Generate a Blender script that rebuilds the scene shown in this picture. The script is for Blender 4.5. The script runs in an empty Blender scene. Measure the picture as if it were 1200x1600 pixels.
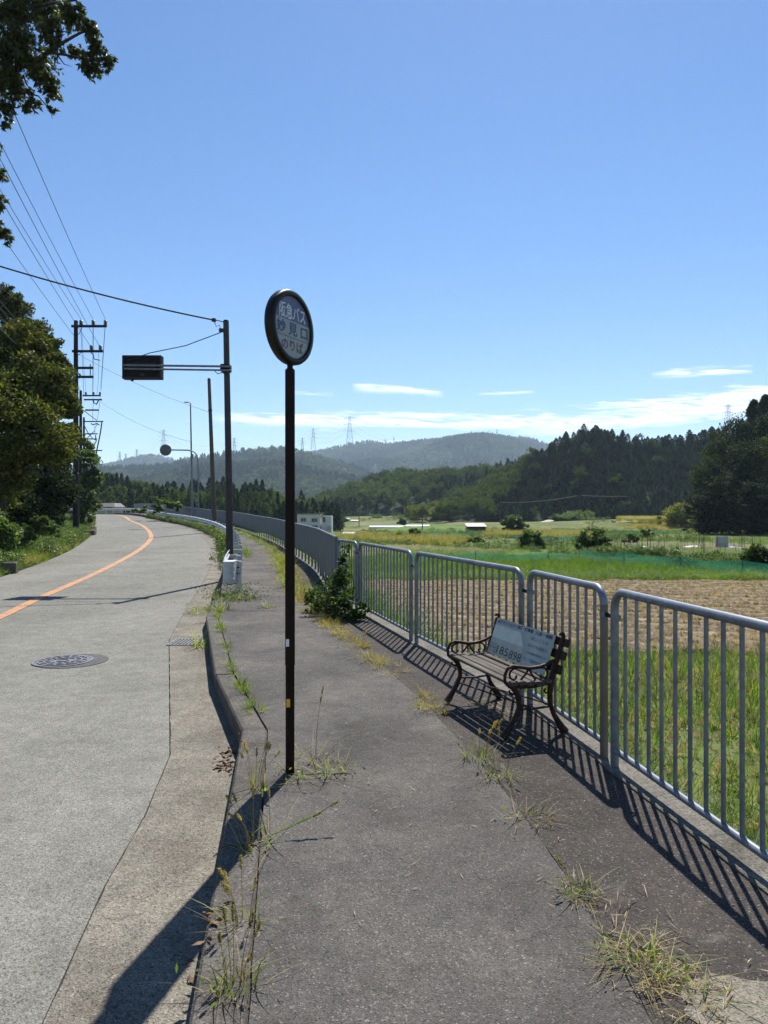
import bpy, math, random
import numpy as np
from mathutils import Vector, Matrix, noise as mnoise

DENOISE = True
C = bpy.context
scene = C.scene
R = math.radians
random.seed(7)
rng = np.random.default_rng(7)

# ------------------------------------------------------------------ camera
cam = bpy.data.cameras.new('camera')
cam.lens = 24.97
cam.sensor_width = 36.0
cam.clip_end = 9000
cam.clip_start = 0.05
camera = bpy.data.objects.new('camera', cam)
scene.collection.objects.link(camera)
camera.location = (0, 0, 1.6)
camera.rotation_euler = (R(90), 0, 0)
scene.camera = camera

# ------------------------------------------------------------------ sky, sun, exposure
SUN_EL, SUN_AZ = R(54), R(12.5)          # azimuth to the right of the view axis
world = bpy.data.worlds.new('World')
scene.world = world
world.use_nodes = True
wn, wl = world.node_tree.nodes, world.node_tree.links
bg = wn['Background']
sky = wn.new('ShaderNodeTexSky')
sky.sky_type = 'NISHITA'
sky.sun_disc = False
sky.sun_elevation = SUN_EL
sky.sun_rotation = SUN_AZ
sky.altitude = 150
sky.air_density = 1.0
sky.dust_density = 0.1
sky.ozone_density = 2.2
bg.inputs['Strength'].default_value = 0.082
SKY = dict(sat=1.0)

def wnode(t, **kw):
    n = wn.new(t)
    for k, v in kw.items():
        setattr(n, k, v)
    return n

def wmath(op, a, b=None, c=None):
    n = wnode('ShaderNodeMath', operation=op)
    for i, v in enumerate((a, b, c)):
        if v is None:
            continue
        if isinstance(v, (int, float)):
            n.inputs[i].default_value = v
        else:
            wl.new(v, n.inputs[i])
    return n.outputs[0]

# thin streaks of cirrus, low over the hills: features of the sky by azimuth and elevation
tc = wnode('ShaderNodeTexCoord')
sp = wnode('ShaderNodeSeparateXYZ')
wl.new(tc.outputs['Generated'], sp.inputs[0])
az = wmath('ARCTAN2', sp.outputs[0], sp.outputs[1])
el = wmath('ARCSINE', sp.outputs[2])
cb = wnode('ShaderNodeCombineXYZ')
wl.new(wmath('MULTIPLY', az, 6.0), cb.inputs[0])
wl.new(wmath('MULTIPLY_ADD', el, 60.0, wmath('MULTIPLY', az, 3.0)), cb.inputs[1])
n1 = wnode('ShaderNodeTexNoise')
n1.inputs['Scale'].default_value = 2.2
n1.inputs['Detail'].default_value = 7.0
n1.inputs['Roughness'].default_value = 0.62
n1.inputs['Distortion'].default_value = 1.2
wl.new(cb.outputs[0], n1.inputs['Vector'])
n2 = wnode('ShaderNodeTexNoise')
n2.inputs['Scale'].default_value = 0.9
n2.inputs['Detail'].default_value = 3.0
wl.new(cb.outputs[0], n2.inputs['Vector'])
cover = None
# azimuth from, to, elevation at both ends, half thickness, density
STREAKS = [(-0.24, 0.36, 0.128, 0.119, 0.0095, 1.0),
           (-0.10, 0.44, 0.136, 0.124, 0.006, 0.6),
           (0.18, 0.62, 0.120, 0.138, 0.018, 0.95),
           (-0.045, 0.085, 0.174, 0.164, 0.006, 0.55),
           (0.13, 0.21, 0.164, 0.164, 0.0035, 0.4),
           (-0.13, -0.07, 0.165, 0.165, 0.003, 0.35),
           (0.36, 0.48, 0.180, 0.176, 0.006, 0.6),
           (0.38, 0.75, 0.142, 0.160, 0.013, 0.95),
           (-0.05, 0.12, 0.101, 0.098, 0.003, 0.35),
           (0.8, 1.6, 0.16, 0.20, 0.02, 0.8), (-1.9, -1.1, 0.15, 0.19, 0.02, 0.8),
           (2.0, 2.9, 0.14, 0.2, 0.02, 0.8), (-2.8, -2.2, 0.2, 0.16, 0.02, 0.8)]
for a0, a1, e0, e1, th, dn in STREAKS:
    t = wmath('DIVIDE', wmath('SUBTRACT', az, a0), a1 - a0)
    mid = wmath('MULTIPLY_ADD', t, e1 - e0, e0)
    mid = wmath('MULTIPLY_ADD', wmath('SUBTRACT', n2.outputs[0], 0.5), th * 2.6, mid)
    mid = wmath('MULTIPLY_ADD', wmath('SUBTRACT', n1.outputs[0], 0.5), th * 2.4, mid)
    dist = wmath('DIVIDE', wmath('ABSOLUTE', wmath('SUBTRACT', el, mid)), th)
    body = wmath('MAXIMUM', wmath('SUBTRACT', 1.0, dist), 0.0)
    ends = wmath('MULTIPLY', wmath('MULTIPLY', t, wmath('SUBTRACT', 1.0, t)), 4.0)
    ends = wmath('POWER', wmath('MAXIMUM', ends, 0.0), 0.6)
    m = wmath('MULTIPLY', wmath('MULTIPLY', body, ends), dn)
    cover = m if cover is None else wmath('MAXIMUM', cover, m)
tex = wmath('MAXIMUM', wmath('MULTIPLY_ADD', n1.outputs[0], 5.2, -1.85), 0.0)
cov = wmath('MULTIPLY', wmath('MULTIPLY', cover, tex), 2.2)
clampn = wnode('ShaderNodeClamp')
wl.new(cov, clampn.inputs[0])
hsv = wnode('ShaderNodeHueSaturation')
hsv.inputs['Saturation'].default_value = 1.22
hsv.inputs['Value'].default_value = 1.0
hsv.inputs['Hue'].default_value = 0.504
wl.new(sky.outputs[0], hsv.inputs['Color'])
mixc = wnode('ShaderNodeMix', data_type='RGBA')
wl.new(wmath('MULTIPLY', clampn.outputs[0], 0.85), mixc.inputs[0])
wl.new(hsv.outputs[0], mixc.inputs[6])
mixc.inputs[7].default_value = (10.2, 10.6, 11.0, 1)
wl.new(mixc.outputs[2], bg.inputs[0])

sun_dir = Vector((math.sin(SUN_AZ) * math.cos(SUN_EL), math.cos(SUN_AZ) * math.cos(SUN_EL), math.sin(SUN_EL)))
sl = bpy.data.lights.new('sun', 'SUN')
sl.energy = 5.0
sl.angle = R(0.53)
sl.color = (1.0, 0.955, 0.88)
sun = bpy.data.objects.new('sun', sl)
sun.rotation_euler = sun_dir.to_track_quat('Z', 'Y').to_euler()
scene.collection.objects.link(sun)

vs = scene.view_settings
scene.display_settings.display_device = 'sRGB'
vs.view_transform = 'Standard'
vs.look = 'None'
vs.exposure = 0.74
vs.gamma = 1.0
vs.use_curve_mapping = False
scene.render.engine = 'CYCLES'
cy = scene.cycles
cy.use_denoising = DENOISE
scene.render.filter_size = 1.15
try:
    cy.denoiser = 'OPENIMAGEDENOISE'
    cy.denoising_input_passes = 'RGB_ALBEDO_NORMAL'
    cy.denoising_prefilter = 'FAST'
except Exception:
    pass
cy.max_bounces = 6
cy.diffuse_bounces = 3
cy.glossy_bounces = 2
cy.transmission_bounces = 3
cy.transparent_max_bounces = 12
cy.volume_bounces = 0
cy.use_adaptive_sampling = True
cy.adaptive_threshold = 0.015
cy.sample_clamp_indirect = 6.0

# ------------------------------------------------------------------ mesh builder
def unit(v):
    v = np.asarray(v, float)
    return v / (np.linalg.norm(v) or 1.0)

class MB:
    """collects primitives, links them as ONE mesh object"""
    def __init__(self):
        self.v, self.f, self.m, self.n, self.sm = [], [], [], 0, []

    def add(self, verts, faces, mi=0, smooth=False):
        self.v.extend([tuple(map(float, p)) for p in verts])
        o = self.n
        self.f.extend([tuple(i + o for i in f) for f in faces])
        self.m.extend([mi] * len(faces))
        self.sm.extend([smooth] * len(faces))
        self.n += len(verts)
        return self

    def box(self, c, s, mi=0, rot=None, bevel=0.0):
        hx, hy, hz = [k / 2 for k in s]
        if bevel > 0:
            b = min(bevel, hx * .9, hy * .9, hz * .9)
            vs_ = []
            for sx in (-1, 1):
                for sy in (-1, 1):
                    for sz in (-1, 1):
                        vs_ += [(sx * hx, sy * (hy - b), sz * (hz - b)), (sx * (hx - b), sy * hy, sz * (hz - b)), (sx * (hx - b), sy * (hy - b), sz * hz)]
            idx = lambda sx, sy, sz, k: ((sx * 2 + sy) * 2 + sz) * 3 + k
            fs = []
            for s_ in (0, 1):
                fs.append([idx(s_, 0, 0, 0), idx(s_, 1, 0, 0), idx(s_, 1, 1, 0), idx(s_, 0, 1, 0)])
                fs.append([idx(0, s_, 0, 1), idx(1, s_, 0, 1), idx(1, s_, 1, 1), idx(0, s_, 1, 1)])
                fs.append([idx(0, 0, s_, 2), idx(1, 0, s_, 2), idx(1, 1, s_, 2), idx(0, 1, s_, 2)])
            for a in (0, 1):
                for b_ in (0, 1):
                    fs.append([idx(a, b_, 0, 0), idx(a, b_, 1, 0), idx(a, b_, 1, 1), idx(a, b_, 0, 1)])
                    fs.append([idx(a, 0, b_, 0), idx(a, 1, b_, 0), idx(a, 1, b_, 2), idx(a, 0, b_, 2)])
                    fs.append([idx(0, a, b_, 1), idx(1, a, b_, 1), idx(1, a, b_, 2), idx(0, a, b_, 2)])
            for a in (0, 1):
                for b_ in (0, 1):
                    for c_ in (0, 1):
                        fs.append([idx(a, b_, c_, k) for k in range(3)])
            # outward winding
            out = []
            P = np.array(vs_)
            for f in fs:
                q = P[f]
                nrm = np.cross(q[1] - q[0], q[2] - q[0])
                out.append(f if np.dot(nrm, q.mean(0)) > 0 else f[::-1])
            vs2, fs = vs_, out
        else:
            vs2 = [(x, y, z) for x in (-hx, hx) for y in (-hy, hy) for z in (-hz, hz)]
            fs = [(0, 1, 3, 2), (4, 6, 7, 5), (0, 4, 5, 1), (2, 3, 7, 6), (0, 2, 6, 4), (1, 5, 7, 3)]
        P = np.array(vs2)
        if rot is not None:
            P = P @ np.array(rot).T
        return self.add(P + np.array(c), fs, mi)

    def tube(self, path, r, n=8, mi=0, caps=True, smooth=True, closed=False, flat=1.0):
        P = [np.asarray(p, float) for p in path]
        k = len(P)
        rs = r if hasattr(r, '__len__') else [r] * k
        rings = []
        up = None
        for i in range(k):
            if closed:
                t = unit(P[(i + 1) % k] - P[i - 1])
            else:
                t = unit(P[min(i + 1, k - 1)] - P[max(i - 1, 0)])
            if up is None:
                up = np.array([0, 0, 1.0]) if abs(t[2]) < .9 else np.array([0, 1.0, 0])
            a = unit(np.cross(t, up))
            b = np.cross(a, t)
            up = b
            rings.append([P[i] + rs[i] * (a * math.cos(q) + b * flat * math.sin(q)) for q in np.linspace(0, 2 * math.pi, n, endpoint=False)])
        vs_ = [p for rg in rings for p in rg]
        fs = []
        m = k if closed else k - 1
        for i in range(m):
            for j in range(n):
                a_, b_ = i * n + j, i * n + (j + 1) % n
                c_, d_ = ((i + 1) % k) * n + (j + 1) % n, ((i + 1) % k) * n + j
                fs.append((a_, b_, c_, d_))
        self.add(vs_, fs, mi, smooth)
        if caps and not closed:
            self.add(rings[0], [tuple(range(n))[::-1]], mi)
            self.add(rings[-1], [tuple(range(n))], mi)
        return self

    def loft(self, rings, mi=0, close_ring=True, caps=False, smooth=False):
        n = len(rings[0])
        vs_ = [p for rg in rings for p in rg]
        fs = []
        for i in range(len(rings) - 1):
            for j in range(n if close_ring else n - 1):
                fs.append((i * n + j, i * n + (j + 1) % n, (i + 1) * n + (j + 1) % n, (i + 1) * n + j))
        self.add(vs_, fs, mi, smooth)
        if caps:
            self.add(rings[0], [tuple(range(n))[::-1]], mi)
            self.add(rings[-1], [tuple(range(n))], mi)
        return self

    def prism(self, poly, z0, z1, mi=0):
        n = len(poly)
        a = [(p[0], p[1], z0) for p in poly]
        b = [(p[0], p[1], z1) for p in poly]
        self.add(a + b, [tuple(range(n))[::-1], tuple(range(n, 2 * n))] + [(i, (i + 1) % n, n + (i + 1) % n, n + i) for i in range(n)], mi)
        return self

    def disc(self, c, nrm, r0, r1, h, n=32, mi=0):
        """ring or lid: radius r0..r1, thickness h along nrm"""
        nrm = unit(nrm)
        a = unit(np.cross(nrm, (0, 0, 1) if abs(nrm[2]) < .9 else (0, 1, 0)))
        b = np.cross(nrm, a)
        ring = lambda r, k: [np.asarray(c) + nrm * k + r * (a * math.cos(q) + b * math.sin(q)) for q in np.linspace(0, 2 * math.pi, n, endpoint=False)]
        if r0 <= 0:
            A, B = ring(r1, 0), ring(r1, h)
            self.add(A + B, [tuple(range(n))[::-1], tuple(range(n, 2 * n))] + [(i, (i + 1) % n, n + (i + 1) % n, n + i) for i in range(n)], mi)
        else:
            rr = [ring(r0, 0), ring(r1, 0), ring(r1, h), ring(r0, h)]
            vs_ = [p for q in rr for p in q]
            fs = []
            for k in range(4):
                k2 = (k + 1) % 4
                for i in range(n):
                    fs.append((k * n + i, k * n + (i + 1) % n, k2 * n + (i + 1) % n, k2 * n + i))
            self.add(vs_, fs, mi)
        return self

    def mesh(self, name):
        me = bpy.data.meshes.new(name)
        me.from_pydata(self.v, [], self.f)
        me.polygons.foreach_set('material_index', self.m)
        me.polygons.foreach_set('use_smooth', self.sm)
        me.update()
        return me

    def build(self, name, mats, parent=None, **props):
        return link(name, self.mesh(name), mats, parent, **props)

def link(name, me, mats, parent=None, **props):
    if not isinstance(mats, (list, tuple)):
        mats = [mats]
    if not me.materials:
        for m in mats:
            me.materials.append(m)
    o = bpy.data.objects.new(name, me)
    scene.collection.objects.link(o)
    if parent is not None:
        o.parent = parent
    for k, v in props.items():
        if v is not None:
            o[k] = v
    return o

def thing(name, label, cat, loc=(0, 0, 0), rz=0.0, group=None):
    o = bpy.data.objects.new(name, None)
    o.empty_display_size = 0.1
    scene.collection.objects.link(o)
    o.location = loc
    o.rotation_euler = (0, 0, rz)
    o['label'] = label
    o['category'] = cat
    if group:
        o['group'] = group
    return o

def dup(root, loc, rz=0.0, label=None, scale=None):
    r = root.copy()
    scene.collection.objects.link(r)
    r.location = loc
    r.rotation_euler = (0, 0, rz)
    if scale is not None:
        r.scale = scale if hasattr(scale, '__len__') else (scale,) * 3
    if label:
        r['label'] = label
    for ch in list(root.children):
        c = ch.copy()
        scene.collection.objects.link(c)
        c.parent = r
        for g in list(ch.children):
            d = g.copy()
            scene.collection.objects.link(d)
            d.parent = c
    return r

def np_mesh(name, verts, faces4, smooth=False):
    """fast mesh from arrays: verts (n,3), faces (m,4) or (m,3)"""
    me = bpy.data.meshes.new(name)
    verts = np.ascontiguousarray(verts, dtype=np.float32)
    faces4 = np.ascontiguousarray(faces4, dtype=np.int32)
    m, k = faces4.shape
    me.vertices.add(len(verts))
    me.vertices.foreach_set('co', verts.ravel())
    me.loops.add(m * k)
    me.loops.foreach_set('vertex_index', faces4.ravel())
    me.polygons.add(m)
    me.polygons.foreach_set('loop_start', np.arange(0, m * k, k, dtype=np.int32))
    try:
        me.polygons.foreach_set('loop_total', np.full(m, k, dtype=np.int32))
    except Exception:
        pass
    if smooth:
        me.polygons.foreach_set('use_smooth', np.ones(m, dtype=bool))
    me.update(calc_edges=True)
    me.validate()
    return me

# ------------------------------------------------------------------ materials
class Nt:
    def __init__(self, name):
        self.mat = bpy.data.materials.new(name)
        self.mat.use_nodes = True
        self.t = self.mat.node_tree
        self.t.nodes.clear()
        self.out = self.n('ShaderNodeOutputMaterial')

    def n(self, typ, ins=None, **kw):
        nd = self.t.nodes.new(typ)
        for k, v in kw.items():
            setattr(nd, k, v)
        for k, v in (ins or {}).items():
            self.set(nd.inputs[k], v)
        return nd

    def set(self, sock, v):
        if isinstance(v, bpy.types.NodeSocket):
            self.t.links.new(v, sock)
        elif isinstance(v, (tuple, list)) and len(v) == 3 and sock.type == 'RGBA':
            sock.default_value = (*v, 1)
        else:
            sock.default_value = v

    def pos(self, scale=(1, 1, 1), obj=False):
        if obj:
            src = self.n('ShaderNodeTexCoord').outputs['Object']
        else:
            src = self.n('ShaderNodeNewGeometry').outputs['Position']
        mp = self.n('ShaderNodeMapping', {'Vector': src, 'Scale': scale})
        return mp.outputs[0]

    def noise(self, vec, scale, detail=4, rough=.55, dist=0):
        return self.n('ShaderNodeTexNoise', {'Vector': vec, 'Scale': scale, 'Detail': detail, 'Roughness': rough, 'Distortion': dist}).outputs[0]

    def voro(self, vec, scale, feature='F1', out='Color', rnd=1.0):
        return self.n('ShaderNodeTexVoronoi', {'Vector': vec, 'Scale': scale, 'Randomness': rnd}, feature=feature).outputs[out]

    def ramp(self, fac, stops, interp='LINEAR'):
        r = self.n('ShaderNodeValToRGB')
        r.color_ramp.interpolation = interp
        e = r.color_ramp.elements
        while len(e) < len(stops):
            e.new(0.5)
        for k, (p, c) in enumerate(stops):
            e[k].position = p
            e[k].color = (*c, 1) if hasattr(c, '__len__') else (c, c, c, 1)
        self.t.links.new(fac, r.inputs[0])
        return r.outputs[0]

    def mix(self, fac, a, b, blend='MIX'):
        m = self.n('ShaderNodeMix', data_type='RGBA', blend_type=blend)
        self.set(m.inputs[0], fac)
        self.set(m.inputs[6], a)
        self.set(m.inputs[7], b)
        return m.outputs[2]

    def math(self, op, a, b=0.0):
        m = self.n('ShaderNodeMath', operation=op)
        self.set(m.inputs[0], a)
        self.set(m.inputs[1], b)
        return m.outputs[0]

    def bump(self, h, strength=.3, dist=.01):
        return self.n('ShaderNodeBump', {'Height': h, 'Strength': strength, 'Distance': dist}).outputs[0]

    def principled(self, color, rough=.6, metal=0.0, normal=None, spec=.5, **kw):
        p = self.n('ShaderNodeBsdfPrincipled', {'Base Color': color, 'Roughness': rough, 'Metallic': metal, 'Specular IOR Level': spec})
        if normal is not None:
            self.set(p.inputs['Normal'], normal)
        for k, v in kw.items():
            self.set(p.inputs[k], v)
        return p.outputs[0]

    def finish(self, shader):
        self.t.links.new(shader, self.out.inputs['Surface'])
        return self.mat

def simple(name, a, b=None, scale=6.0, rough=.6, metal=0.0, bump=.0, spec=.5, obj=True, detail=6):
    t = Nt(name)
    v = t.pos(obj=obj)
    nz = t.noise(v, scale, detail, .6)
    b = b or tuple(k * .75 for k in a)
    col = t.mix(t.ramp(nz, [(.35, 0.0), (.65, 1.0)]), a, b)
    nrm = t.bump(t.noise(v, scale * 6, 3), bump, .004) if bump else None
    rr = t.math('MULTIPLY_ADD', nz, .2)
    t.t.nodes[-1].inputs[2].default_value = rough - .1
    return t.finish(t.principled(col, rr, metal, nrm, spec))

def aggregate(name, base, light, dark, scale, blotch, blot_scale=1.2, bump=.5, rough=.9, stain=None, speck=.1, streak=None):
    """stony surface: cells of mixed grains, broad blotches, worn stains"""
    t = Nt(name)
    v = t.pos()
    c1 = t.n('ShaderNodeSeparateColor', {'Color': t.voro(v, scale)}).outputs[0]
    c2 = t.n('ShaderNodeSeparateColor', {'Color': t.voro(v, scale * .62)}).outputs[1]
    f1 = t.noise(v, scale * 1.7, 2, .7)
    mid = tuple(min(1, k * 1.5) for k in base)
    grain = t.ramp(c1, [(0.0, dark), (.34, base), (.80 - speck, base), (.965, mid), (.995, light)])
    g2 = t.ramp(c2, [(0.0, dark), (.3, base), (.9, base), (.975, mid), (.995, light)])
    col = t.mix(.4, grain, g2)
    col = t.mix(.45, col, t.ramp(f1, [(.3, 0.55), (.7, 1.5)]), 'MULTIPLY')
    nb = t.noise(v, blot_scale, 6, .62, .4)
    col = t.mix(1.0, col, t.ramp(nb, [(.28, blotch[0]), (.5, (1, 1, 1)), (.74, blotch[1])]), 'MULTIPLY')
    nf = t.noise(v, blot_scale * 9, 5, .7, .2)
    col = t.mix(1.0, col, t.ramp(nf, [(.3, 0.78), (.55, 1.0), (.75, 1.14)]), 'MULTIPLY')
    if stain:
        ns = t.noise(v, stain[1], 7, .65, 1.2)
        col = t.mix(t.ramp(ns, [(stain[2], 0.0), (stain[2] + .14, 1.0)]), col, stain[0])
    if streak:
        vv = t.pos(streak[0])
        col = t.mix(1.0, col, t.ramp(t.noise(vv, 1.0, 4, .6), [(.3, streak[1]), (.65, 1.06)]), 'MULTIPLY')
    h = t.math('ADD', t.voro(v, scale, out='Distance'), t.noise(v, scale * .25, 5, .7))
    return t.finish(t.principled(col, rough, 0, t.bump(h, bump, .006), .15))

def leafmat(name, a, b, c=None, trans=.35, rough=.5, spec=.4, patch=.35):
    t = Nt(name)
    rnd = t.n('ShaderNodeNewGeometry').outputs['Random Per Island']
    ob = t.n('ShaderNodeObjectInfo').outputs['Random']
    col = t.ramp(rnd, [(0.0, a), (.6, b), (1.0, c or b)])
    v = t.pos()
    pn = t.noise(v, patch, 3, .6)
    col = t.mix(1.0, col, t.ramp(pn, [(.3, .72), (.7, 1.25)]), 'MULTIPLY')
    col = t.mix(1.0, col, t.ramp(ob, [(0.0, (.75, .78, .8)), (.5, (1, 1, 1)), (1.0, (1.3, 1.22, .95))]), 'MULTIPLY')
    d = t.principled(col, rough, 0, None, spec)
    tr = t.n('ShaderNodeBsdfTranslucent', {'Color': t.mix(.0, col, col)}).outputs[0]
    boost = t.mix(1.0, col, (1.7, 1.75, 0.7), 'MULTIPLY')
    t.set(t.t.nodes[-2].inputs[0] if False else tr.node.inputs[0], boost)
    m = t.n('ShaderNodeMixShader', {0: trans, 1: d, 2: tr})
    return t.finish(m.outputs[0])

MT = {}
MT['road'] = aggregate('pale_asphalt', (.185, .180, .156), (.36, .35, .32), (.05, .05, .046), 160, ((.80, .80, .78), (1.10, 1.10, 1.08)), .55, .45, speck=.2, streak=((.35, .06, 1), .86))
MT['walk'] = aggregate('worn_asphalt', (.097, .090, .082), (.31, .295, .27), (.028, .027, .026), 210, ((.62, .61, .60), (1.5, 1.46, 1.38)), 1.1, .6, speck=.03, stain=((.155, .14, .12), .8, .64))
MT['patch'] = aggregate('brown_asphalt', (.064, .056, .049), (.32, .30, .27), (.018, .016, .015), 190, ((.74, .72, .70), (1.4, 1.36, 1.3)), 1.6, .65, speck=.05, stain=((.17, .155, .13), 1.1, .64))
MT['gutter'] = aggregate('gutter_concrete', (.195, .178, .146), (.38, .355, .31), (.045, .04, .032), 150, ((.70, .68, .66), (1.3, 1.28, 1.22)), 2.2, .6, speck=.16, streak=((.9, .25, 1), .78))
MT['kerb'] = aggregate('kerb_concrete', (.105, .096, .084), (.30, .28, .25), (.03, .027, .024), 170, ((.6, .58, .55), (1.4, 1.36, 1.3)), 3.0, .5, speck=.08, stain=((.055, .05, .043), 2.0, .58))
MT['footing'] = aggregate('footing_concrete', (.145, .135, .113), (.30, .285, .25), (.04, .037, .032), 120, ((.55, .54, .52), (1.25, 1.22, 1.18)), 2.5, .5, speck=.08, stain=((.08, .075, .065), 2.2, .60))
MT['seam'] = simple('seam_dirt', (.025, .023, .02), (.05, .045, .035), 20, .95)
MT['soil'] = aggregate('field_soil', (.195, .145, .09), (.40, .32, .21), (.045, .032, .02), 14, ((.7, .68, .62), (1.2, 1.2, 1.15)), .6, .9, speck=.2)
t = Nt('orange_paint')
v = t.pos()
wear = t.noise(v, 9, 7, .7)
col = t.mix(t.ramp(wear, [(.45, 1.0), (.53, 0.0)]), (.56, .21, .045), (.22, .19, .15))
col = t.mix(.5, col, t.ramp(t.noise(v, 110, 2, .7), [(.3, .5), (.7, 1.3)]), 'MULTIPLY')
MT['orange'] = t.finish(t.principled(col, .7, 0, None, .4))
t = Nt('galvanised_steel')
v = t.pos()
n0 = t.noise(v, 14, 5, .6)
col = t.mix(t.ramp(n0, [(.35, 0.0), (.65, 1.0)]), (.20, .225, .255), (.135, .152, .18))
col = t.mix(1.0, col, t.ramp(t.noise(t.pos((1, 1, .25)), 5, 4, .6), [(.3, .75), (.7, 1.15)]), 'MULTIPLY')
n2_ = t.noise(v, 23, 6, .7)
rust = t.ramp(n2_, [(.66, 0.0), (.72, 1.0)])
col = t.mix(rust, col, (.13, .075, .045))
MT['galv'] = t.finish(t.principled(col, t.ramp(n0, [(.3, .34), (.7, .5)]), .25, t.bump(n2_, .12, .003)))
MT['galv_rust'] = simple('stained_steel', (.15, .115, .085), (.17, .155, .145), 4, .55, .3, .1)
MT['sheet'] = simple('grey_blue_sheet', (.105, .125, .15), (.085, .102, .125), 2.5, .5, .25)
MT['white_rail'] = simple('white_painted_steel', (.56, .57, .56), (.44, .45, .44), 5, .45, .0, .05)
MT['dark'] = simple('dark_metal', (.008, .008, .009), (.012, .012, .013), 8, .6, .0, .0, .15)
MT['sign_pole'] = simple('dark_brown_paint', (.016, .006, .004), (.008, .004, .003), 6, .5, .0, .02, .15)
MT['rim'] = simple('brown_rim', (.012, .009, .006), (.008, .006, .005), 8, .4, .0, .0, .25)
MT['sign_blue'] = simple('faded_blue_print', (.105, .115, .235), (.09, .10, .205), 7, .45)
MT['sign_white'] = simple('sign_white_face', (.34, .36, .345), (.29, .315, .30), 9, .45)
MT['ink_blue'] = simple('ink_blue', (.035, .065, .17), (.045, .075, .19), 20, .5)
MT['ink_red'] = simple('ink_red', (.17, .06, .085), (.14, .05, .075), 20, .5)
MT['ink_dark'] = simple('ink_dark', (.02, .025, .04), (.035, .04, .055), 20, .5)
MT['ink_grey'] = simple('ink_grey', (.10, .12, .16), (.16, .18, .22), 20, .5)
MT['white'] = simple('white_sticker', (.72, .74, .76), (.62, .64, .66), 30, .5)
MT['yellow'] = simple('yellow_sticker', (.78, .42, .02), (.68, .36, .02), 30, .5)
MT['iron'] = simple('rusty_cast_iron', (.050, .022, .012), (.018, .010, .007), 30, .6, .1, .3, .3)
t = Nt('weathered_wood')
v = t.pos((3, 60, 60), obj=True)
w1 = t.noise(v, 1.0, 5, .65)
col = t.ramp(w1, [(.32, (.03, .025, .02)), (.58, (.105, .09, .075)), (.78, (.24, .22, .19))])
MT['wood'] = t.finish(t.principled(col, .85, 0, t.bump(w1, .5, .004), .3))
MT['poster'] = simple('grey_green_poster', (.46, .49, .45), (.37, .40, .365), 6, .5, 0, .0, .2)
MT['poster_pale'] = simple('faded_pale_print', (.64, .66, .56), (.55, .57, .49), 14, .5)
MT['poster_dark'] = simple('faded_beige_print', (.47, .48, .39), (.39, .40, .33), 14, .5)
MT['concrete_pole'] = simple('pole_concrete', (.10, .085, .065), (.075, .065, .05), 3, .85, 0, .2)
MT['steel_brown'] = simple('brown_grey_steel', (.055, .05, .046), (.04, .037, .034), 5, .6, .1, .0, .3)
MT['pole_dark'] = simple('dark_pole', (.03, .027, .024), (.022, .02, .018), 3, .85, 0, 0, .2)
MT['cable'] = simple('black_cable', (.015, .016, .018), (.02, .02, .022), 5, .6)
MT['ceramic'] = simple('insulator_ceramic', (.05, .045, .045), (.08, .075, .07), 9, .25)
MT['bark'] = simple('bark', (.07, .055, .042), (.035, .028, .022), 9, .9, 0, .6)
MT['dead'] = simple('dead_leaf', (.16, .085, .04), (.08, .045, .025), 25, .8)
MT['cover'] = simple('cast_iron_cover', (.20, .20, .21), (.13, .13, .14), 30, .5, .3, .3)
MT['tar'] = aggregate('dark_patch_asphalt', (.10, .10, .098), (.3, .3, .29), (.03, .03, .03), 150, ((.85, .85, .85), (1.1, 1.1, 1.1)), 2, .4)
MT['house'] = simple('painted_wall', (.60, .61, .58), (.50, .51, .49), .7, .7)
MT['house_beige'] = simple('beige_wall', (.36, .32, .27), (.30, .27, .23), .7, .7)
MT['roof_grey'] = simple('grey_roof', (.20, .18, .17), (.15, .14, .13), 1.2, .6)
MT['tin'] = simple('tin_roof', (.42, .40, .38), (.32, .30, .29), 1.5, .5, .2)
MT['shed_wall'] = simple('shed_boards', (.12, .09, .065), (.07, .055, .042), 2, .85)
MT['glass'] = simple('window_glass', (.05, .065, .06), (.03, .04, .04), 1, .08)
MT['vinyl'] = simple('vinyl_sheet', (.25, .31, .36), (.20, .26, .31), 1.2, .45)
MT['blue_tarp'] = simple('blue_tarp', (.10, .27, .55), (.25, .42, .62), 3, .5)
MT['pylon'] = simple('pylon_steel', (.13, .14, .15), (.10, .11, .12), .2, .6, .3)
MT['dirt_path'] = simple('pale_track', (.42, .38, .30), (.33, .30, .23), 1, .9)
t = Nt('green_net')
col = t.mix(t.noise(t.pos(), 8, 4), (.03, .22, .13), (.05, .30, .19))
sh = t.principled(col, .7, 0, None, .3)
tp = t.n('ShaderNodeBsdfTransparent').outputs[0]
tl = t.n('ShaderNodeBsdfTranslucent', {'Color': col}).outputs[0]
s2 = t.n('ShaderNodeMixShader', {0: .4, 1: sh, 2: tl}).outputs[0]
MT['net'] = t.finish(t.n('ShaderNodeMixShader', {0: .62, 1: tp, 2: s2}).outputs[0])

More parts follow.
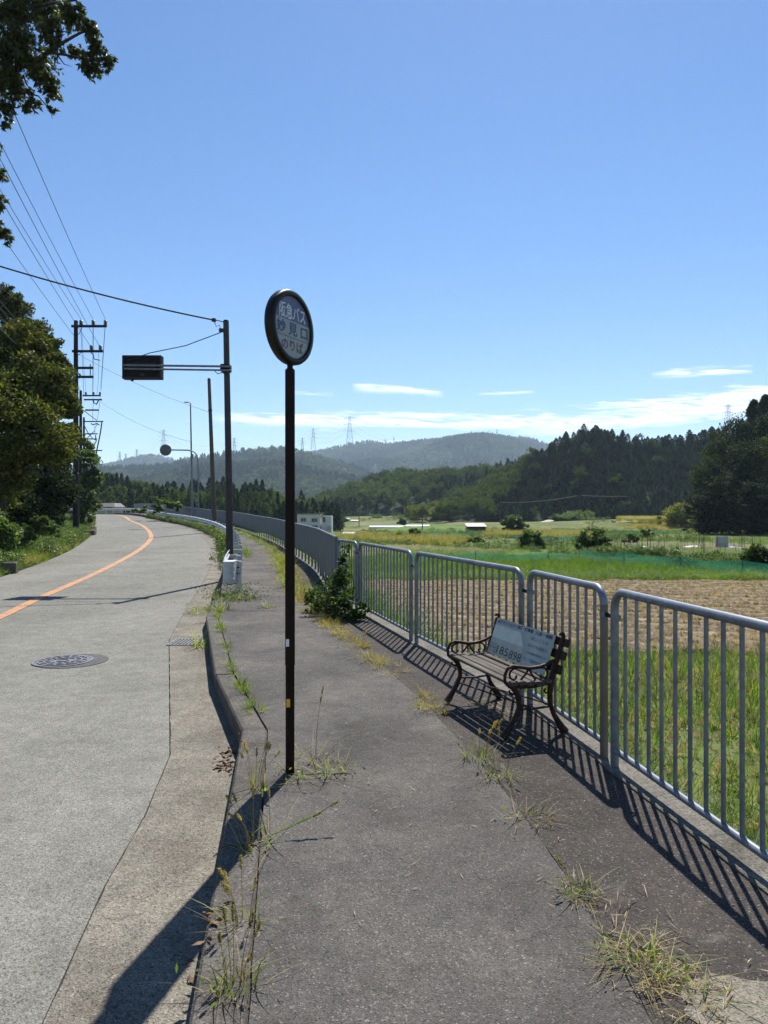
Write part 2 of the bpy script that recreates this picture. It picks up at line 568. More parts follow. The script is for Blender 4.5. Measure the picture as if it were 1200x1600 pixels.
LF = {}
LF['broad'] = leafmat('leaf_broad', (.024, .040, .012), (.058, .078, .018), (.17, .165, .042), .26, .62, .10)
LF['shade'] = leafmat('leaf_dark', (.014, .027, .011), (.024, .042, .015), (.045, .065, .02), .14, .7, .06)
LF['bush'] = leafmat('leaf_bush', (.040, .080, .020), (.075, .125, .030), (.13, .17, .045), .4)
LF['vine'] = leafmat('leaf_vine', (.022, .046, .014), (.042, .075, .02), (.10, .13, .03), .35, .55, .12)
LF['over'] = leafmat('leaf_oak', (.030, .045, .018), (.052, .070, .026), (.09, .10, .035), .28)
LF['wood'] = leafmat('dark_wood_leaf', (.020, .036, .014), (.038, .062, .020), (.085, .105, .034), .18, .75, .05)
LF['conifer'] = leafmat('needle_clumps', (.018, .038, .016), (.034, .062, .022), (.062, .088, .030), .18, .8, .05, .03)
LF['forest'] = leafmat('forest_leaf', (.040, .068, .020), (.068, .104, .028), (.11, .135, .040), .25, .75, .05, .03)
LF['bamboo'] = leafmat('bamboo_leaf', (.10, .13, .04), (.15, .175, .055), (.21, .21, .08), .3, .7, .1, .05)
LF['grass'] = leafmat('grass_blade', (.055, .115, .020), (.09, .16, .030), (.16, .20, .05), .45, .5, .3, .8)
LF['rice'] = leafmat('rice_blade', (.052, .115, .016), (.088, .162, .026), (.18, .20, .058), .46, .45, .35, 1.2)
LF['ripe'] = leafmat('ripe_rice', (.15, .155, .04), (.21, .195, .05), (.30, .25, .075), .35, .6, .2, .4)
LF['straw'] = leafmat('straw', (.27, .205, .13), (.39, .315, .205), (.54, .45, .32), .2, .7, .2, 1.0)
LF['dry'] = leafmat('dry_grass', (.20, .15, .06), (.32, .25, .10), (.24, .26, .07), .4, .6, .3, 2.0)
LF['weed'] = leafmat('weed_leaf', (.07, .13, .022), (.13, .20, .035), (.26, .26, .06), .5, .5, .35, 2.0)
LF['seed'] = leafmat('seed_head', (.20, .17, .08), (.30, .25, .13), (.34, .28, .18), .5, .7, .2, 2.0)

t = Nt('meadow')
v = t.pos()
n1_ = t.noise(v, .09, 6, .62, .6)
n2_ = t.noise(v, 2.2, 5, .7)
col = t.ramp(n1_, [(.30, (.060, .088, .026)), (.45, (.095, .125, .036)), (.58, (.15, .155, .055)), (.72, (.21, .19, .085))])
col = t.mix(1.0, col, t.ramp(n2_, [(.3, .55), (.7, 1.3)]), 'MULTIPLY')
MT['meadow'] = t.finish(t.principled(col, .95, 0, t.bump(n2_, .8, .1), .15))
t = Nt('forest_floor')
v = t.pos()
n2_ = t.noise(v, .35, 6, .7)
col = t.ramp(n2_, [(.3, (.014, .026, .012)), (.7, (.035, .055, .02))])
MT['floor'] = t.finish(t.principled(col, .95, 0, t.bump(n2_, 1.0, 1.0), .1))

MT['grit'] = simple('grit', (.30, .29, .27), (.16, .155, .15), 60, .9)
MT['mirror_back'] = simple('mirror_back_steel', (.13, .125, .12), (.10, .096, .092), 3, .6)
HAZE = 0.00014
# ------------------------------------------------------------------ plan curves: x as a function of distance y
class Curve:
    def __init__(self, pts, kink=13.0):
        self.y = np.array([p[0] for p in pts], float)
        self.x = np.array([p[1] for p in pts], float)
        self.kink = kink
        d = np.diff(self.x) / np.diff(self.y)
        self.t = np.concatenate([[d[0]], (d[1:] + d[:-1]) / 2, [d[-1]]])

    def __call__(self, y):
        if y <= self.y[0]:
            return float(self.x[0] + self.t[0] * (y - self.y[0]))
        if y >= self.y[-1]:
            return float(self.x[-1] + self.t[-1] * (y - self.y[-1]))
        i = int(np.searchsorted(self.y, y) - 1)
        i = max(0, min(i, len(self.y) - 2))
        h = self.y[i + 1] - self.y[i]
        s = (y - self.y[i]) / h
        if self.y[i + 1] <= self.kink:
            return float(self.x[i] * (1 - s) + self.x[i + 1] * s)
        t0 = self.t[i] if self.y[i] > self.kink else (self.x[i + 1] - self.x[i]) / h
        return float((2 * s**3 - 3 * s**2 + 1) * self.x[i] + (s**3 - 2 * s**2 + s) * h * t0 + (-2 * s**3 + 3 * s**2) * self.x[i + 1] + (s**3 - s**2) * h * self.t[i + 1])

xR = Curve([(-5, -.10), (2.4, -1.157), (3.25, -1.29), (4.04, -1.365), (5.05, -1.525), (9.6, -2.91), (13, -3.60), (18.3, -4.62), (26.8, -6.45), (38.7, -9.7), (50, -13.4), (60, -17.4), (67, -21.0), (75, -25.2), (81, -28.6), (88, -32.8), (100, -40.5)])
xK = Curve([(-5, .42), (2.22, -.62), (5.22, -1.05), (7.1, -1.70), (10.9, -2.74), (14, -3.32), (22, -4.95), (30, -6.72), (40, -9.3), (50, -12.6), (60, -16.7), (67, -20.4), (75, -24.6), (81, -28.0), (88, -32.2), (100, -39.9)], 12)
xC = Curve([(-5, -3.4), (5, -5.1), (11.6, -6.3), (14.2, -6.9), (19.8, -8.05), (32, -10.95), (43, -14.1), (60, -20.4), (70, -25), (80, -29.3), (88, -33.8), (100, -41.5)], 5)
xL = Curve([(-5, -6.0), (5, -7.6), (11, -8.6), (18.6, -10.1), (28.9, -13.0), (38.7, -16.3), (50, -20.4), (67, -27.3), (81, -32.9), (88, -36.6), (100, -45)], 5)
xF = Curve([(-1, 2.27), (1.9, 1.83), (4.47, 1.442), (4.62, 1.436), (5.9, 1.212), (5.98, 1.165), (8.66, .39), (11.4, -.39), (12.7, -.845), (16.2, -1.36), (19.4, -1.85), (25.5, -3.15), (34, -5.15), (42, -7.5), (53, -11.2), (60, -14.6), (72, -20.7), (82, -26.4), (93, -33)], 16)
xJ = Curve([(-5, .95), (2.22, .84), (2.54, .85), (3.01, .813), (3.86, .73), (4.67, .59), (6.23, .28), (8.46, -.30), (12.25, -1.32), (16, -2.1), (25, -3.75), (36, -6.45), (50, -10.9), (60, -15.3), (72, -21.4), (84, -28.3)], 12)

def zw(y):
    """height of the walkway"""
    if y < 15:
        return 0.0
    if y < 78:
        return .00031 * (y - 15) ** 2
    a = .00031 * 63 ** 2
    s = min(y - 78, 12)
    return a + .039 * s - .0016 * s * s + 0.0 * (y - 90)

DROP = .19
def zr(y):
    return zw(y) - DROP

for c_ in (xR, xC, xL):                         # the road lies a kerb's height below the walkway
    k_ = 1 + .035 * np.clip((60 - c_.y) / 40, 0, 1)
    c_.__init__(list(zip(c_.y * k_, c_.x * k_)), c_.kink)

YS = sorted(set(list(np.arange(-5, 1.5, .5)) + list(np.arange(1.5, 9, .1)) + list(np.arange(9, 14, .25)) + [5.05, 5.227, 4.18, 9.936, 5.22, 4.04, 7.1, 9.6, 10.9] + list(np.arange(14, 30, 1.0)) + list(np.arange(30, 101, 2.0))))

def strip(name, fa, fb, fz, mat, ys=YS, n=2, skirt=0.0, parent=None, crown=0.0, **props):
    """a sheet between two plan curves, n columns, optional skirt down the two long sides"""
    vs_, fs = [], []
    for y in ys:
        a, b = fa(y), fb(y)
        for k in range(n):
            s = k / (n - 1)
            vs_.append((a + (b - a) * s, y, fz(y) + crown * 4 * s * (1 - s)))
    for i in range(len(ys) - 1):
        for k in range(n - 1):
            fs.append((i * n + k, i * n + k + 1, (i + 1) * n + k + 1, (i + 1) * n + k))
    m = MB().add(vs_, fs, 0, True)
    if skirt:
        for fx, flip in ((fa, False), (fb, True)):
            sv, sf = [], []
            for y in ys:
                sv += [(fx(y), y, fz(y)), (fx(y), y, fz(y) - skirt)]
            for i in range(len(ys) - 1):
                q = (2 * i, 2 * i + 2, 2 * i + 3, 2 * i + 1)
                sf.append(q if flip else q[::-1])
            m.add(sv, sf)
    return m.build(name, mat, parent, **props)

ST = dict(kind='structure')
strip('road', xL, xR, zr, MT['road'], n=9, skirt=.5, label='pale worn asphalt road curving away to the left uphill', category='road', **ST)
strip('gutter', lambda y: xR(y) + .009 + (.010 * mnoise.noise((y * 5.3, 2, 0)) if y < 14 else 0), lambda y: xK(y) + .004, lambda y: zr(y) + .004, MT['gutter'], n=3, skirt=.4, label='stained concrete gutter apron between the road and the kerb', category='gutter', **ST)
def jn(y, k, a): return a * mnoise.noise((y * 5.3, k, 0)) + a * .6 * mnoise.noise((y * 17.0, k, 3))
strip('road_joint', lambda y: xR(y) - .012, lambda y: xR(y) + .03, lambda y: zr(y) - .02, MT['seam'], label='dark dirty seam along the edge of the asphalt road', category='seam', **ST)
strip('centre_line', lambda y: xC(y) - .085 - .0012 * max(y, 0), lambda y: xC(y) + .085 + .0012 * max(y, 0), lambda y: zr(y) + .008, MT['orange'], label='worn orange centre line painted along the curving road', category='road marking', **ST)
KW = .19
wys = [y for y in YS if y <= 94]
strip('sidewalk', lambda y: xK(y) + KW + .008 + jn(y, 1, .008), lambda y: xJ(y) - .002 + jn(y, 5, .005), zw, MT['walk'], ys=wys, n=4, skirt=.6, label='grey worn asphalt sidewalk running beside the kerb', category='sidewalk', **ST)
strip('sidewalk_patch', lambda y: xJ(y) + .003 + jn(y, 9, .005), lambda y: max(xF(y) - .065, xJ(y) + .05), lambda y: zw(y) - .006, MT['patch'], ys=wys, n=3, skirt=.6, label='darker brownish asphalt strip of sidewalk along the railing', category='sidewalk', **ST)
strip('sidewalk_joint', lambda y: xK(y) + .1, lambda y: xF(y) - .06, lambda y: zw(y) - .022, MT['seam'], ys=wys, label='dirt filled joints between kerb and asphalt strips', category='seam', **ST)
# concrete footing of the railing, a wall down to the fields
fo = MB()
rings = []
for y in [y for y in YS if y <= 94]:
    x, z = xF(y), zw(y)
    rings.append([(x - .06, y, z - .9), (x - .06, y, z + .004), (x - .052, y, z + .010), (x + .165, y, z + .008), (x + .18, y, z - .006), (x + .20, y, z - 1.9), (x - .02, y, z - 1.9)])
fo.loft(rings, 0, True, True)
fo.build('fence_footing', MT['footing'], label='weathered concrete footing wall under the railing along the fields', category='footing', **ST)
# kerb: cast stones set end to end
kerb = bpy.data.objects.new('kerb', None)
scene.collection.objects.link(kerb)
kerb['kind'] = 'structure'
kerb['label'] = 'dark stained concrete kerb of the sidewalk with a bend near the bus stop'
kerb['category'] = 'kerb'
cuts = [-5, -3.3, -1.6, .1, 1.75, 3.4, 5.22, 7.0, 8.8, 10.9]
while cuts[-1] < 92:
    cuts.append(cuts[-1] + 2.0)
for a, b in zip(cuts[:-1], cuts[1:]):
    ys = sorted(set([a + .002, b - .002] + [y for y in YS if a + .05 < y < b - .05]))
    rg = []
    dz = rng.uniform(-.004, .004)
    for y in ys:
        x, z = xK(y), zw(y) + dz
        rg.append([(x + .002, y, z - .45), (x + .006, y, z - .02), (x + .02, y, z - .002), (x + .05, y, z + .002), (x + KW - .012, y, z + .003), (x + KW, y, z - .012), (x + KW, y, z - .45)])
    MB().loft(rg, 0, True, True).build('kerb_stone', MT['kerb'], kerb)

# cracks and cross joints in the sidewalk: thin sunken-looking strips of dirt
def crack(name, pts, w, label):
    m = MB()
    L, Rr = [], []
    for i, (x, y) in enumerate(pts):
        w2 = w * random.uniform(.4, 1.3)
        L.append((x, y - w2, zw(y) + .004))
        Rr.append((x, y + w2, zw(y) + .004))
    n = len(pts)
    m.add(L + Rr, [(i, i + 1, n + i + 1, n + i) for i in range(n - 1)])
    return m.build(name, MT['seam'], label=label, category='crack', kind='structure')
crack('sidewalk_crack', [(xK(11.5) + .22 + k * .09, 11.5 + random.uniform(-.02, .02)) for k in range(11)], .012, 'cross joint in the sidewalk beside the start of the guardrail')
crack('sidewalk_crack', [(-.60 + k * .045, 4.34 + random.uniform(-.012, .012)) for k in range(10)], .008, 'short crack in the asphalt beside the bus stop post')

def road_crack(pts, w, label):
    m = MB()
    P = [np.array(p, float) for p in pts]
    L_, R_ = [], []
    for i, p in enumerate(P):
        t_ = unit(np.append(P[min(i + 1, len(P) - 1)] - P[max(i - 1, 0)], 0))
        n_ = np.array([-t_[1], t_[0]]) * w * random.uniform(.3, 1.2)
        L_.append((p[0] - n_[0], p[1] - n_[1], zr(p[1]) + .004)); R_.append((p[0] + n_[0], p[1] + n_[1], zr(p[1]) + .004))
    n = len(P)
    m.add(L_ + R_, [(i, i + 1, n + i + 1, n + i) for i in range(n - 1)])
    return m.build('road_crack', MT['tar'], label=label, category='crack', kind='structure')
def wander(a, b, k, amp):
    return [(a[0] + (b[0] - a[0]) * i / k + random.gauss(0, amp), a[1] + (b[1] - a[1]) * i / k + random.gauss(0, amp)) for i in range(k + 1)]
road_crack(wander((-6.0, 20.5), (-9.6, 21.0), 20, .03), .012, 'thin crack across the far lane')

# ------------------------------------------------------------------ terrain
def smooth(a, b, v):
    s = min(1.0, max(0.0, (v - a) / (b - a)))
    return s * s * (3 - 2 * s)

GK = ([-20, 20, 40, 100, 150, 200, 250, 300, 420, 700, 1500], [-.75, -.75, -.9, -1.6, -2.2, -1.9, -1.1, -.2, 1.0, 2.0, 2.0])
def g(x, y):
    z = float(np.interp(y, *GK))
    z -= 2.4 * smooth(15, -25, x) * smooth(110, 150, y)
    z += 1.9 * smooth(45, 52, x) * smooth(128, 136, y) * (1 - smooth(200, 240, y))
    return z

def ray(u, v, d):
    """point of the place that lies d metres ahead on the sight line of pixel u, v of the 1200 x 1600 photograph"""
    return Vector(((u - 600) / 1110 * d, d, 1.6 + (800 - v) / 1110 * d))

def gp(u, v):
    lo, hi = 5.0, 900.0
    for d in np.geomspace(5, 900, 400):
        p = ray(u, v, d)
        if p.z <= g(p.x, p.y):
            return Vector((p.x, p.y, g(p.x, p.y)))
    return Vector((p.x, p.y, g(p.x, p.y)))

ys = list(np.arange(-6, 40, 1.0)) + list(np.arange(40, 100, 3.0)) + list(np.arange(100, 160, 4.0)) + list(np.arange(160, 460, 12.0)) + [480, 520, 600, 700, 850, 1000, 1300, 1700, 2200, 3000]
cols = np.concatenate([np.linspace(0, 6, 13), np.linspace(7, 40, 24), np.geomspace(43, 3000, 46)])
vs_, fs = [], []
for y in ys:
    x0 = xF(y) + .19 if y <= 93 else xF(93) + .19 - (y - 93) * 9
    for c in cols:
        x = x0 + c
        bump_ = .05 * mnoise.noise((x * .35, y * .35, 0)) if y < 60 else .12 * mnoise.noise((x * .08, y * .08, 3))
        vs_.append((x, y, g(x, y) + bump_))
nc = len(cols)
for i in range(len(ys) - 1):
    for k in range(nc - 1):
        fs.append((i * nc + k, i * nc + k + 1, (i + 1) * nc + k + 1, (i + 1) * nc + k))
MB().add(vs_, fs, 0, True).build('ground', MT['meadow'], label='grassy valley floor with fields stretching to the wooded hills', category='ground', **ST)
# bank on the left of the road
offs = [(0, -.02), (.25, .02), (.7, .06), (1.6, .22), (3, .5), (5, 1.1), (8, 2.0), (12, 2.7), (25, 3.4), (60, 4), (160, 5)]
vs_, fs = [], []
lys = [y for y in YS if y <= 92]
for y in lys:
    for o, h in offs:
        x = xL(y) - o + .02
        k = 1 - .75 * smooth(62, 90, y)
        vs_.append((x, y, zr(y) + h * k - .01 + (.08 * mnoise.noise((x * .8, y * .8, 7)) if o > .3 else 0)))
nc = len(offs)
for i in range(len(lys) - 1):
    for k in range(nc - 1):
        fs.append((i * nc + k, (i + 1) * nc + k, (i + 1) * nc + k + 1, i * nc + k + 1))
MB().add(vs_, fs, 0, True).build('verge', MT['floor'], label='grassy bank rising from the left edge of the road', category='bank', **ST)

def bank_z(x, y):
    o = max(0.0, xL(y) - x)
    return zr(y) + float(np.interp(o, [q[0] for q in offs], [q[1] for q in offs])) * (1 - .75 * smooth(62, 90, y))

# field plots: thin beds lying on the valley floor
def plot(name, px, mat, h, label, cat='field', n=8):
    q = [gp(*p) for p in px] if len(px[0]) == 2 and px[0][0] > 150 or True and not isinstance(px[0], Vector) else px
    return bed(name, q, mat, h, label, cat, n)

def bed(name, q, mat, h, label, cat='field', n=8):
    vs_, fs = [], []
    for i in range(n + 1):
        for k in range(n + 1):
            s, t_ = i / n, k / n
            a = Vector(q[0]).lerp(Vector(q[1]), s)
            b = Vector(q[3]).lerp(Vector(q[2]), s)
            p = a.lerp(b, t_)
            e = 0.0 if i in (0, n) or k in (0, n) else h
            vs_.append((p.x, p.y, g(p.x, p.y) + e - (.12 if e == 0 else 0)))
    for i in range(n):
        for k in range(n):
            fs.append((i * (n + 1) + k, (i + 1) * (n + 1) + k, (i + 1) * (n + 1) + k + 1, i * (n + 1) + k + 1))
    m = MB().add(vs_, fs)
    o = m.build(name, mat, label=label, category=cat, kind='structure')
    return o
def field_mat(name, a, b, c, sx, sy, ang=0):
    t = Nt(name)
    src = t.n('ShaderNodeNewGeometry').outputs['Position']
    mp = t.n('ShaderNodeMapping', {'Vector': src, 'Scale': (sx, sy, 1), 'Rotation': (0, 0, ang)})
    nn = t.noise(mp.outputs[0], 1.0, 6, .65, .3)
    fine = t.noise(t.pos(), 3.5, 5, .75)
    col = t.ramp(nn, [(.3, a), (.52, b), (.72, c)])
    col = t.mix(1.0, col, t.ramp(fine, [(.3, .6), (.7, 1.3)]), 'MULTIPLY')
    return t.finish(t.principled(col, .95, 0, t.bump(fine, 1.0, .12), .15))
FM = {'ripe': field_mat('ripe_field', (.19, .17, .045), (.27, .23, .06), (.33, .27, .085), .3, .9),
      'green': field_mat('green_field', (.07, .125, .02), (.10, .165, .03), (.15, .19, .05), .5, .5),
      'olive': field_mat('olive_field', (.09, .105, .035), (.14, .14, .05), (.20, .17, .075), .2, .8),
      'garden': field_mat('garden_field', (.10, .105, .045), (.16, .145, .075), (.085, .13, .035), .5, 1.2)}
plot('paddy_field', [(520, 846), (705, 857), (742, 846), (545, 836)], FM['ripe'], .30, 'yellow green ripening paddy beyond the first white dome')
plot('paddy_field', [(545, 864), (800, 868), (835, 854), (585, 852)], FM['olive'], .18, 'brownish green weedy plot just beyond the green rice strip')
plot('paddy_field', [(750, 841), (925, 845), (930, 834), (765, 831)], FM['ripe'], .32, 'golden ripe paddy between the two round shrubs')
plot('paddy_field', [(905, 829), (1200, 833), (1260, 827), (985, 824)], FM['ripe'], .32, 'long golden paddy in front of the dark wood')
plot('paddy_field', [(962, 816.5), (1045, 815.5), (1042, 808), (968, 808.5)], FM['ripe'], .4, 'bright yellow paddy on the raised terrace below the conifers')
plot('paddy_field', [(595, 832), (770, 834), (782, 824.5), (620, 822.5)], FM['green'], .25, 'light green plot in front of the blue white tunnels')
plot('paddy_field', [(690, 821.5), (850, 822.5), (856, 816.5), (700, 816)], FM['olive'], .3, 'olive weedy plot left of the tin roofed shed row, far back')
plot('paddy_field', [(860, 823), (955, 823.5), (958, 818), (868, 817)], FM['olive'], .4, 'olive weedy bank below the raised yellow terrace')
plot('vegetable_plot', [(935, 866), (1190, 872), (1180, 849), (950, 846)], FM['garden'], .12, 'mixed vegetable plot with white plastic sheets')
plot('paddy_field', [(770, 872), (930, 874), (930, 862), (790, 861)], FM['green'], .15, 'narrow green plot under the pale green netting')

# near fields: world metres
def wpt(x, y): return Vector((x, y, g(x, y)))
# harvested field: soil thrown into ridges, rows running away to the right
RD = unit((1, -.30, 0)); RN = np.array([-RD[1], RD[0], 0])
def in_stubble(x, y):
    return 11.7 + .25 * math.sin(x * .7) < y < 23.6 and xF(y) + .5 < x < 34
vs_, fs = [], []
nx, ny = 300, 130
gx = np.linspace(-3.2, 34, nx); gy = np.linspace(11.6, 23.9, ny)
for j, y in enumerate(gy):
    for i, x in enumerate(gx):
        xx = max(x, xF(y) + .22)
        s = xx * RN[0] + y * RN[1]
        ridge = .075 * math.sin(s / .74 * 2 * math.pi) + .03 * mnoise.noise((xx * 2.3, y * 2.3, 1)) + .02 * mnoise.noise((xx * 7, y * 7, 1))
        edge = min(1, (y - 11.6) / .5, (23.9 - y) / .5)
        vs_.append((xx, y, g(xx, y) + .075 + ridge * edge - (.2 if j in (0, ny - 1) else 0)))
for j in range(ny - 1):
    for i in range(nx - 1):
        a = j * nx + i
        fs.append((a, a + 1, a + nx + 1, a + nx))
np_o = link('harvested_field', np_mesh('harvested_field', np.array(vs_), np.array(fs), True), MT['soil'], label='tan harvested field of ridged stubble rows behind the railing', category='field', **ST)
# ------------------------------------------------------------------ scattering: points carrying scale, turn and kind
_src = {}
def sources(key, meshes):
    """a collection of prototype objects that are only instanced, never in the scene themselves"""
    col = bpy.data.collections.new('proto_' + key)
    for i, (me, mat) in enumerate(meshes):
        if not me.materials:
            for m in (mat if isinstance(mat, (list, tuple)) else [mat]):
                me.materials.append(m)
        o = bpy.data.objects.new('%s_%02d' % (key, i), me)
        col.objects.link(o)
    _src[key] = col
    return col

def scatter_tree(col):
    gname = 'scatter_' + col.name
    if gname in bpy.data.node_groups:
        return bpy.data.node_groups[gname]
    gg = bpy.data.node_groups.new(gname, 'GeometryNodeTree')
    gg.interface.new_socket('Geometry', in_out='INPUT', socket_type='NodeSocketGeometry')
    gg.interface.new_socket('Geometry', in_out='OUTPUT', socket_type='NodeSocketGeometry')
    N, L = gg.nodes, gg.links
    gi, go = N.new('NodeGroupInput'), N.new('NodeGroupOutput')
    ci = N.new('GeometryNodeCollectionInfo')
    ci.inputs['Collection'].default_value = col
    ci.inputs['Separate Children'].default_value = True
    ci.inputs['Reset Children'].default_value = True
    ip = N.new('GeometryNodeInstanceOnPoints')
    ip.inputs['Pick Instance'].default_value = True
    def attr(nm, ty):
        a = N.new('GeometryNodeInputNamedAttribute')
        a.data_type = ty
        a.inputs['Name'].default_value = nm
        return a.outputs['Attribute']
    L.new(gi.outputs[0], ip.inputs['Points'])
    L.new(ci.outputs[0], ip.inputs['Instance'])
    L.new(attr('pick', 'INT'), ip.inputs['Instance Index'])
    L.new(attr('turn', 'FLOAT_VECTOR'), ip.inputs['Rotation'])
    L.new(attr('size', 'FLOAT_VECTOR'), ip.inputs['Scale'])
    L.new(ip.outputs[0], go.inputs[0])
    return gg

def scatter(name, pts, key, sizes, label, cat, tilt=.0, picks=None, turns=None, parent=None, npick=None):
    n = len(pts)
    if n == 0:
        return None
    me = bpy.data.meshes.new(name)
    me.vertices.add(n)
    me.vertices.foreach_set('co', np.asarray(pts, np.float32).ravel())
    k = len(_src[key].objects) if npick is None else npick
    pk = rng.integers(0, k, n) if picks is None else np.asarray(picks)
    a = me.attributes.new('pick', 'INT', 'POINT'); a.data.foreach_set('value', pk.astype(np.int32))
    tr = np.stack([rng.normal(0, tilt, n), rng.normal(0, tilt, n), rng.uniform(0, 6.283, n)], 1)
    if turns is not None:
        tr[:, 2] = turns
    a = me.attributes.new('turn', 'FLOAT_VECTOR', 'POINT'); a.data.foreach_set('vector', tr.astype(np.float32).ravel())
    s = np.asarray(sizes, float)
    if s.ndim == 1:
        s = np.stack([s, s, s], 1)
    a = me.attributes.new('size', 'FLOAT_VECTOR', 'POINT'); a.data.foreach_set('vector', s.astype(np.float32).ravel())
    o = bpy.data.objects.new(name, me)
    scene.collection.objects.link(o)
    md = o.modifiers.new('scatter', 'NODES')
    md.node_group = scatter_tree(_src[key])
    o['kind'] = 'stuff'
    if parent is None:
        o['label'] = label
        o['category'] = cat
    else:
        o.parent = parent
    return o

# ------------------------------------------------------------------ leaves and blades
def leaves(centres, dirs, length, width, spread=.9, droop=.0, fold=0.0):
    """one rhombic leaf (4 corners) per centre, long axis near dirs + random, returns verts, faces"""
    n = len(centres)
    d = dirs + rng.normal(0, spread, (n, 3))
    d[:, 2] -= droop
    d /= np.linalg.norm(d, axis=1, keepdims=True) + 1e-9
    up = rng.normal(0, 1, (n, 3)); up[:, 2] = np.abs(up[:, 2]) + .4
    s = np.cross(d, up); s /= np.linalg.norm(s, axis=1, keepdims=True) + 1e-9
    L = (length * rng.uniform(.65, 1.35, n))[:, None]
    W = (width * rng.uniform(.7, 1.3, n))[:, None]
    a = centres - d * L * .5
    b = centres - d * L * .04 + s * W * .5
    c = centres + d * L * .5
    e = centres - d * L * .04 - s * W * .5
    v = np.stack([a, b, c, e], 1).reshape(-1, 3)
    f = np.arange(4 * n).reshape(n, 4)
    return v, f

def clump_points(c, r, n, clumps=None, flat=.75, hollow=.55, csize=.36, low=-.55, per=70):
    """n leaf places gathered in clumps round an ellipsoid; outward directions too"""
    c = np.asarray(c, float)
    r = np.asarray(r if hasattr(r, '__len__') else (r, r, r), float)
    k = clumps or max(6, n // per)
    q = rng.normal(0, 1, (k * 3, 3)); q /= np.linalg.norm(q, axis=1, keepdims=True)
    q = q[q[:, 2] > low][:k]
    k = len(q)
    cc = q * rng.uniform(hollow, 1.0, (k, 1)) * r
    cs = rng.uniform(.6, 1.35, k) * csize * r.mean()
    w = rng.integers(0, k, n)
    o = rng.normal(0, 1, (n, 3)); o /= np.linalg.norm(o, axis=1, keepdims=True)
    o *= (rng.uniform(0, 1, n) ** .45)[:, None]
    o[:, 2] *= flat
    p = cc[w] + o * cs[w][:, None]
    dr = o * .6 + q[w] * .6
    return c + p, dr

def merge(parts):
    vs_, fs, n = [], [], 0
    for v, f in parts:
        vs_.append(v); fs.append(f + n); n += len(v)
    return np.concatenate(vs_), np.concatenate(fs)

def foliage(lobes, length, width, spread=.9, droop=.1, **kw):
    parts = []
    for c, r, n in lobes:
        p, d = clump_points(c, r, n, **kw)
        parts.append(leaves(p, d, length, width, spread, droop))
    return merge(parts)

def blades(n, h, w, spread_r, lean=.35, curve=.4, jit=.35, seg=3):
    """n grass blades on a small disc; returns quads"""
    vs_, fs, k = [], [], 0
    for i in range(n):
        r = spread_r * math.sqrt(random.random()); q = random.uniform(0, 6.283)
        bx, by = r * math.cos(q), r * math.sin(q)
        hh = h * random.uniform(1 - jit, 1 + jit)
        ld = q + random.gauss(0, 1.1)
        ln = lean * random.uniform(.2, 1.3); cv = curve * random.uniform(.2, 1.4)
        fx, fy = math.cos(ld), math.sin(ld)
        sx, sy = -fy, fx
        tw = random.uniform(-.6, .6); sw = random.gauss(0, .22)
        sx, sy = sx * math.cos(tw) - sy * math.sin(tw), sx * math.sin(tw) + sy * math.cos(tw)
        for j in range(seg + 1):
            t_ = j / seg
            out = hh * (ln * t_ + cv * t_ * t_)
            z = hh * (t_ - .35 * cv * t_ * t_)
            ww = w * (1 - t_ ** 1.5) * .5 + w * .03
            wob = sw * hh * t_ * t_; px_, py_ = bx + fx * out - fy * wob, by + fy * out + fx * wob
            vs_ += [(px_ - sx * ww, py_ - sy * ww, z), (px_ + sx * ww, py_ + sy * ww, z)]
        for j in range(seg):
            a = k + 2 * j
            fs.append((a, a + 1, a + 3, a + 2))
        k += 2 * (seg + 1)
    return np.array(vs_), np.array(fs)

def tuft_set(key, mat, count, n, h, w, r, **kw):
    ms = []
    for i in range(count):
        v, f = blades(n, h, w, r, **kw)
        ms.append((np_mesh('%s_tuft' % key, v, f), mat))
    return sources(key, ms)

tuft_set('rice', LF['rice'], 6, 16, .24, .007, .05, lean=.25, curve=.35)
tuft_set('grass', LF['grass'], 6, 22, .30, .010, .16, lean=.45, curve=.7)
tuft_set('dry', LF['dry'], 6, 16, .13, .005, .06, lean=.8, curve=.9)
tuft_set('straw', LF['straw'], 6, 11, .10, .014, .045, lean=.3, curve=.1, seg=2)
tuft_set('ripe', LF['ripe'], 4, 16, .7, .03, .22, lean=.35, curve=.6)
tuft_set('weed', LF['weed'], 6, 20, .26, .009, .07, lean=.5, curve=.7)
ms = []
for i in range(5):
    p, d = clump_points((0, 0, .28), (.30, .30, .28), 130, clumps=12, low=-.9)
    v, f = leaves(p, d, .085, .045, .7, .15)
    ms.append((np_mesh('leafy_weed', v, f), LF['bush']))
sources('leafy', ms)
ms = []
for i in range(5):
    p, d = clump_points((0, 0, .55), (.75, .75, .6), 420, clumps=22, low=-.7)
    v, f = leaves(p, d, .13, .07, .7, .15)
    ms.append((np_mesh('shrub_mass', v, f), LF['bush']))
sources('shrub', ms)

def tri_points(n, sampler, tries=40):
    out = []
    while len(out) < n and tries:
        tries -= 1
        out += [p for p in (sampler() for _ in range(n)) if p is not None]
    return out[:n]

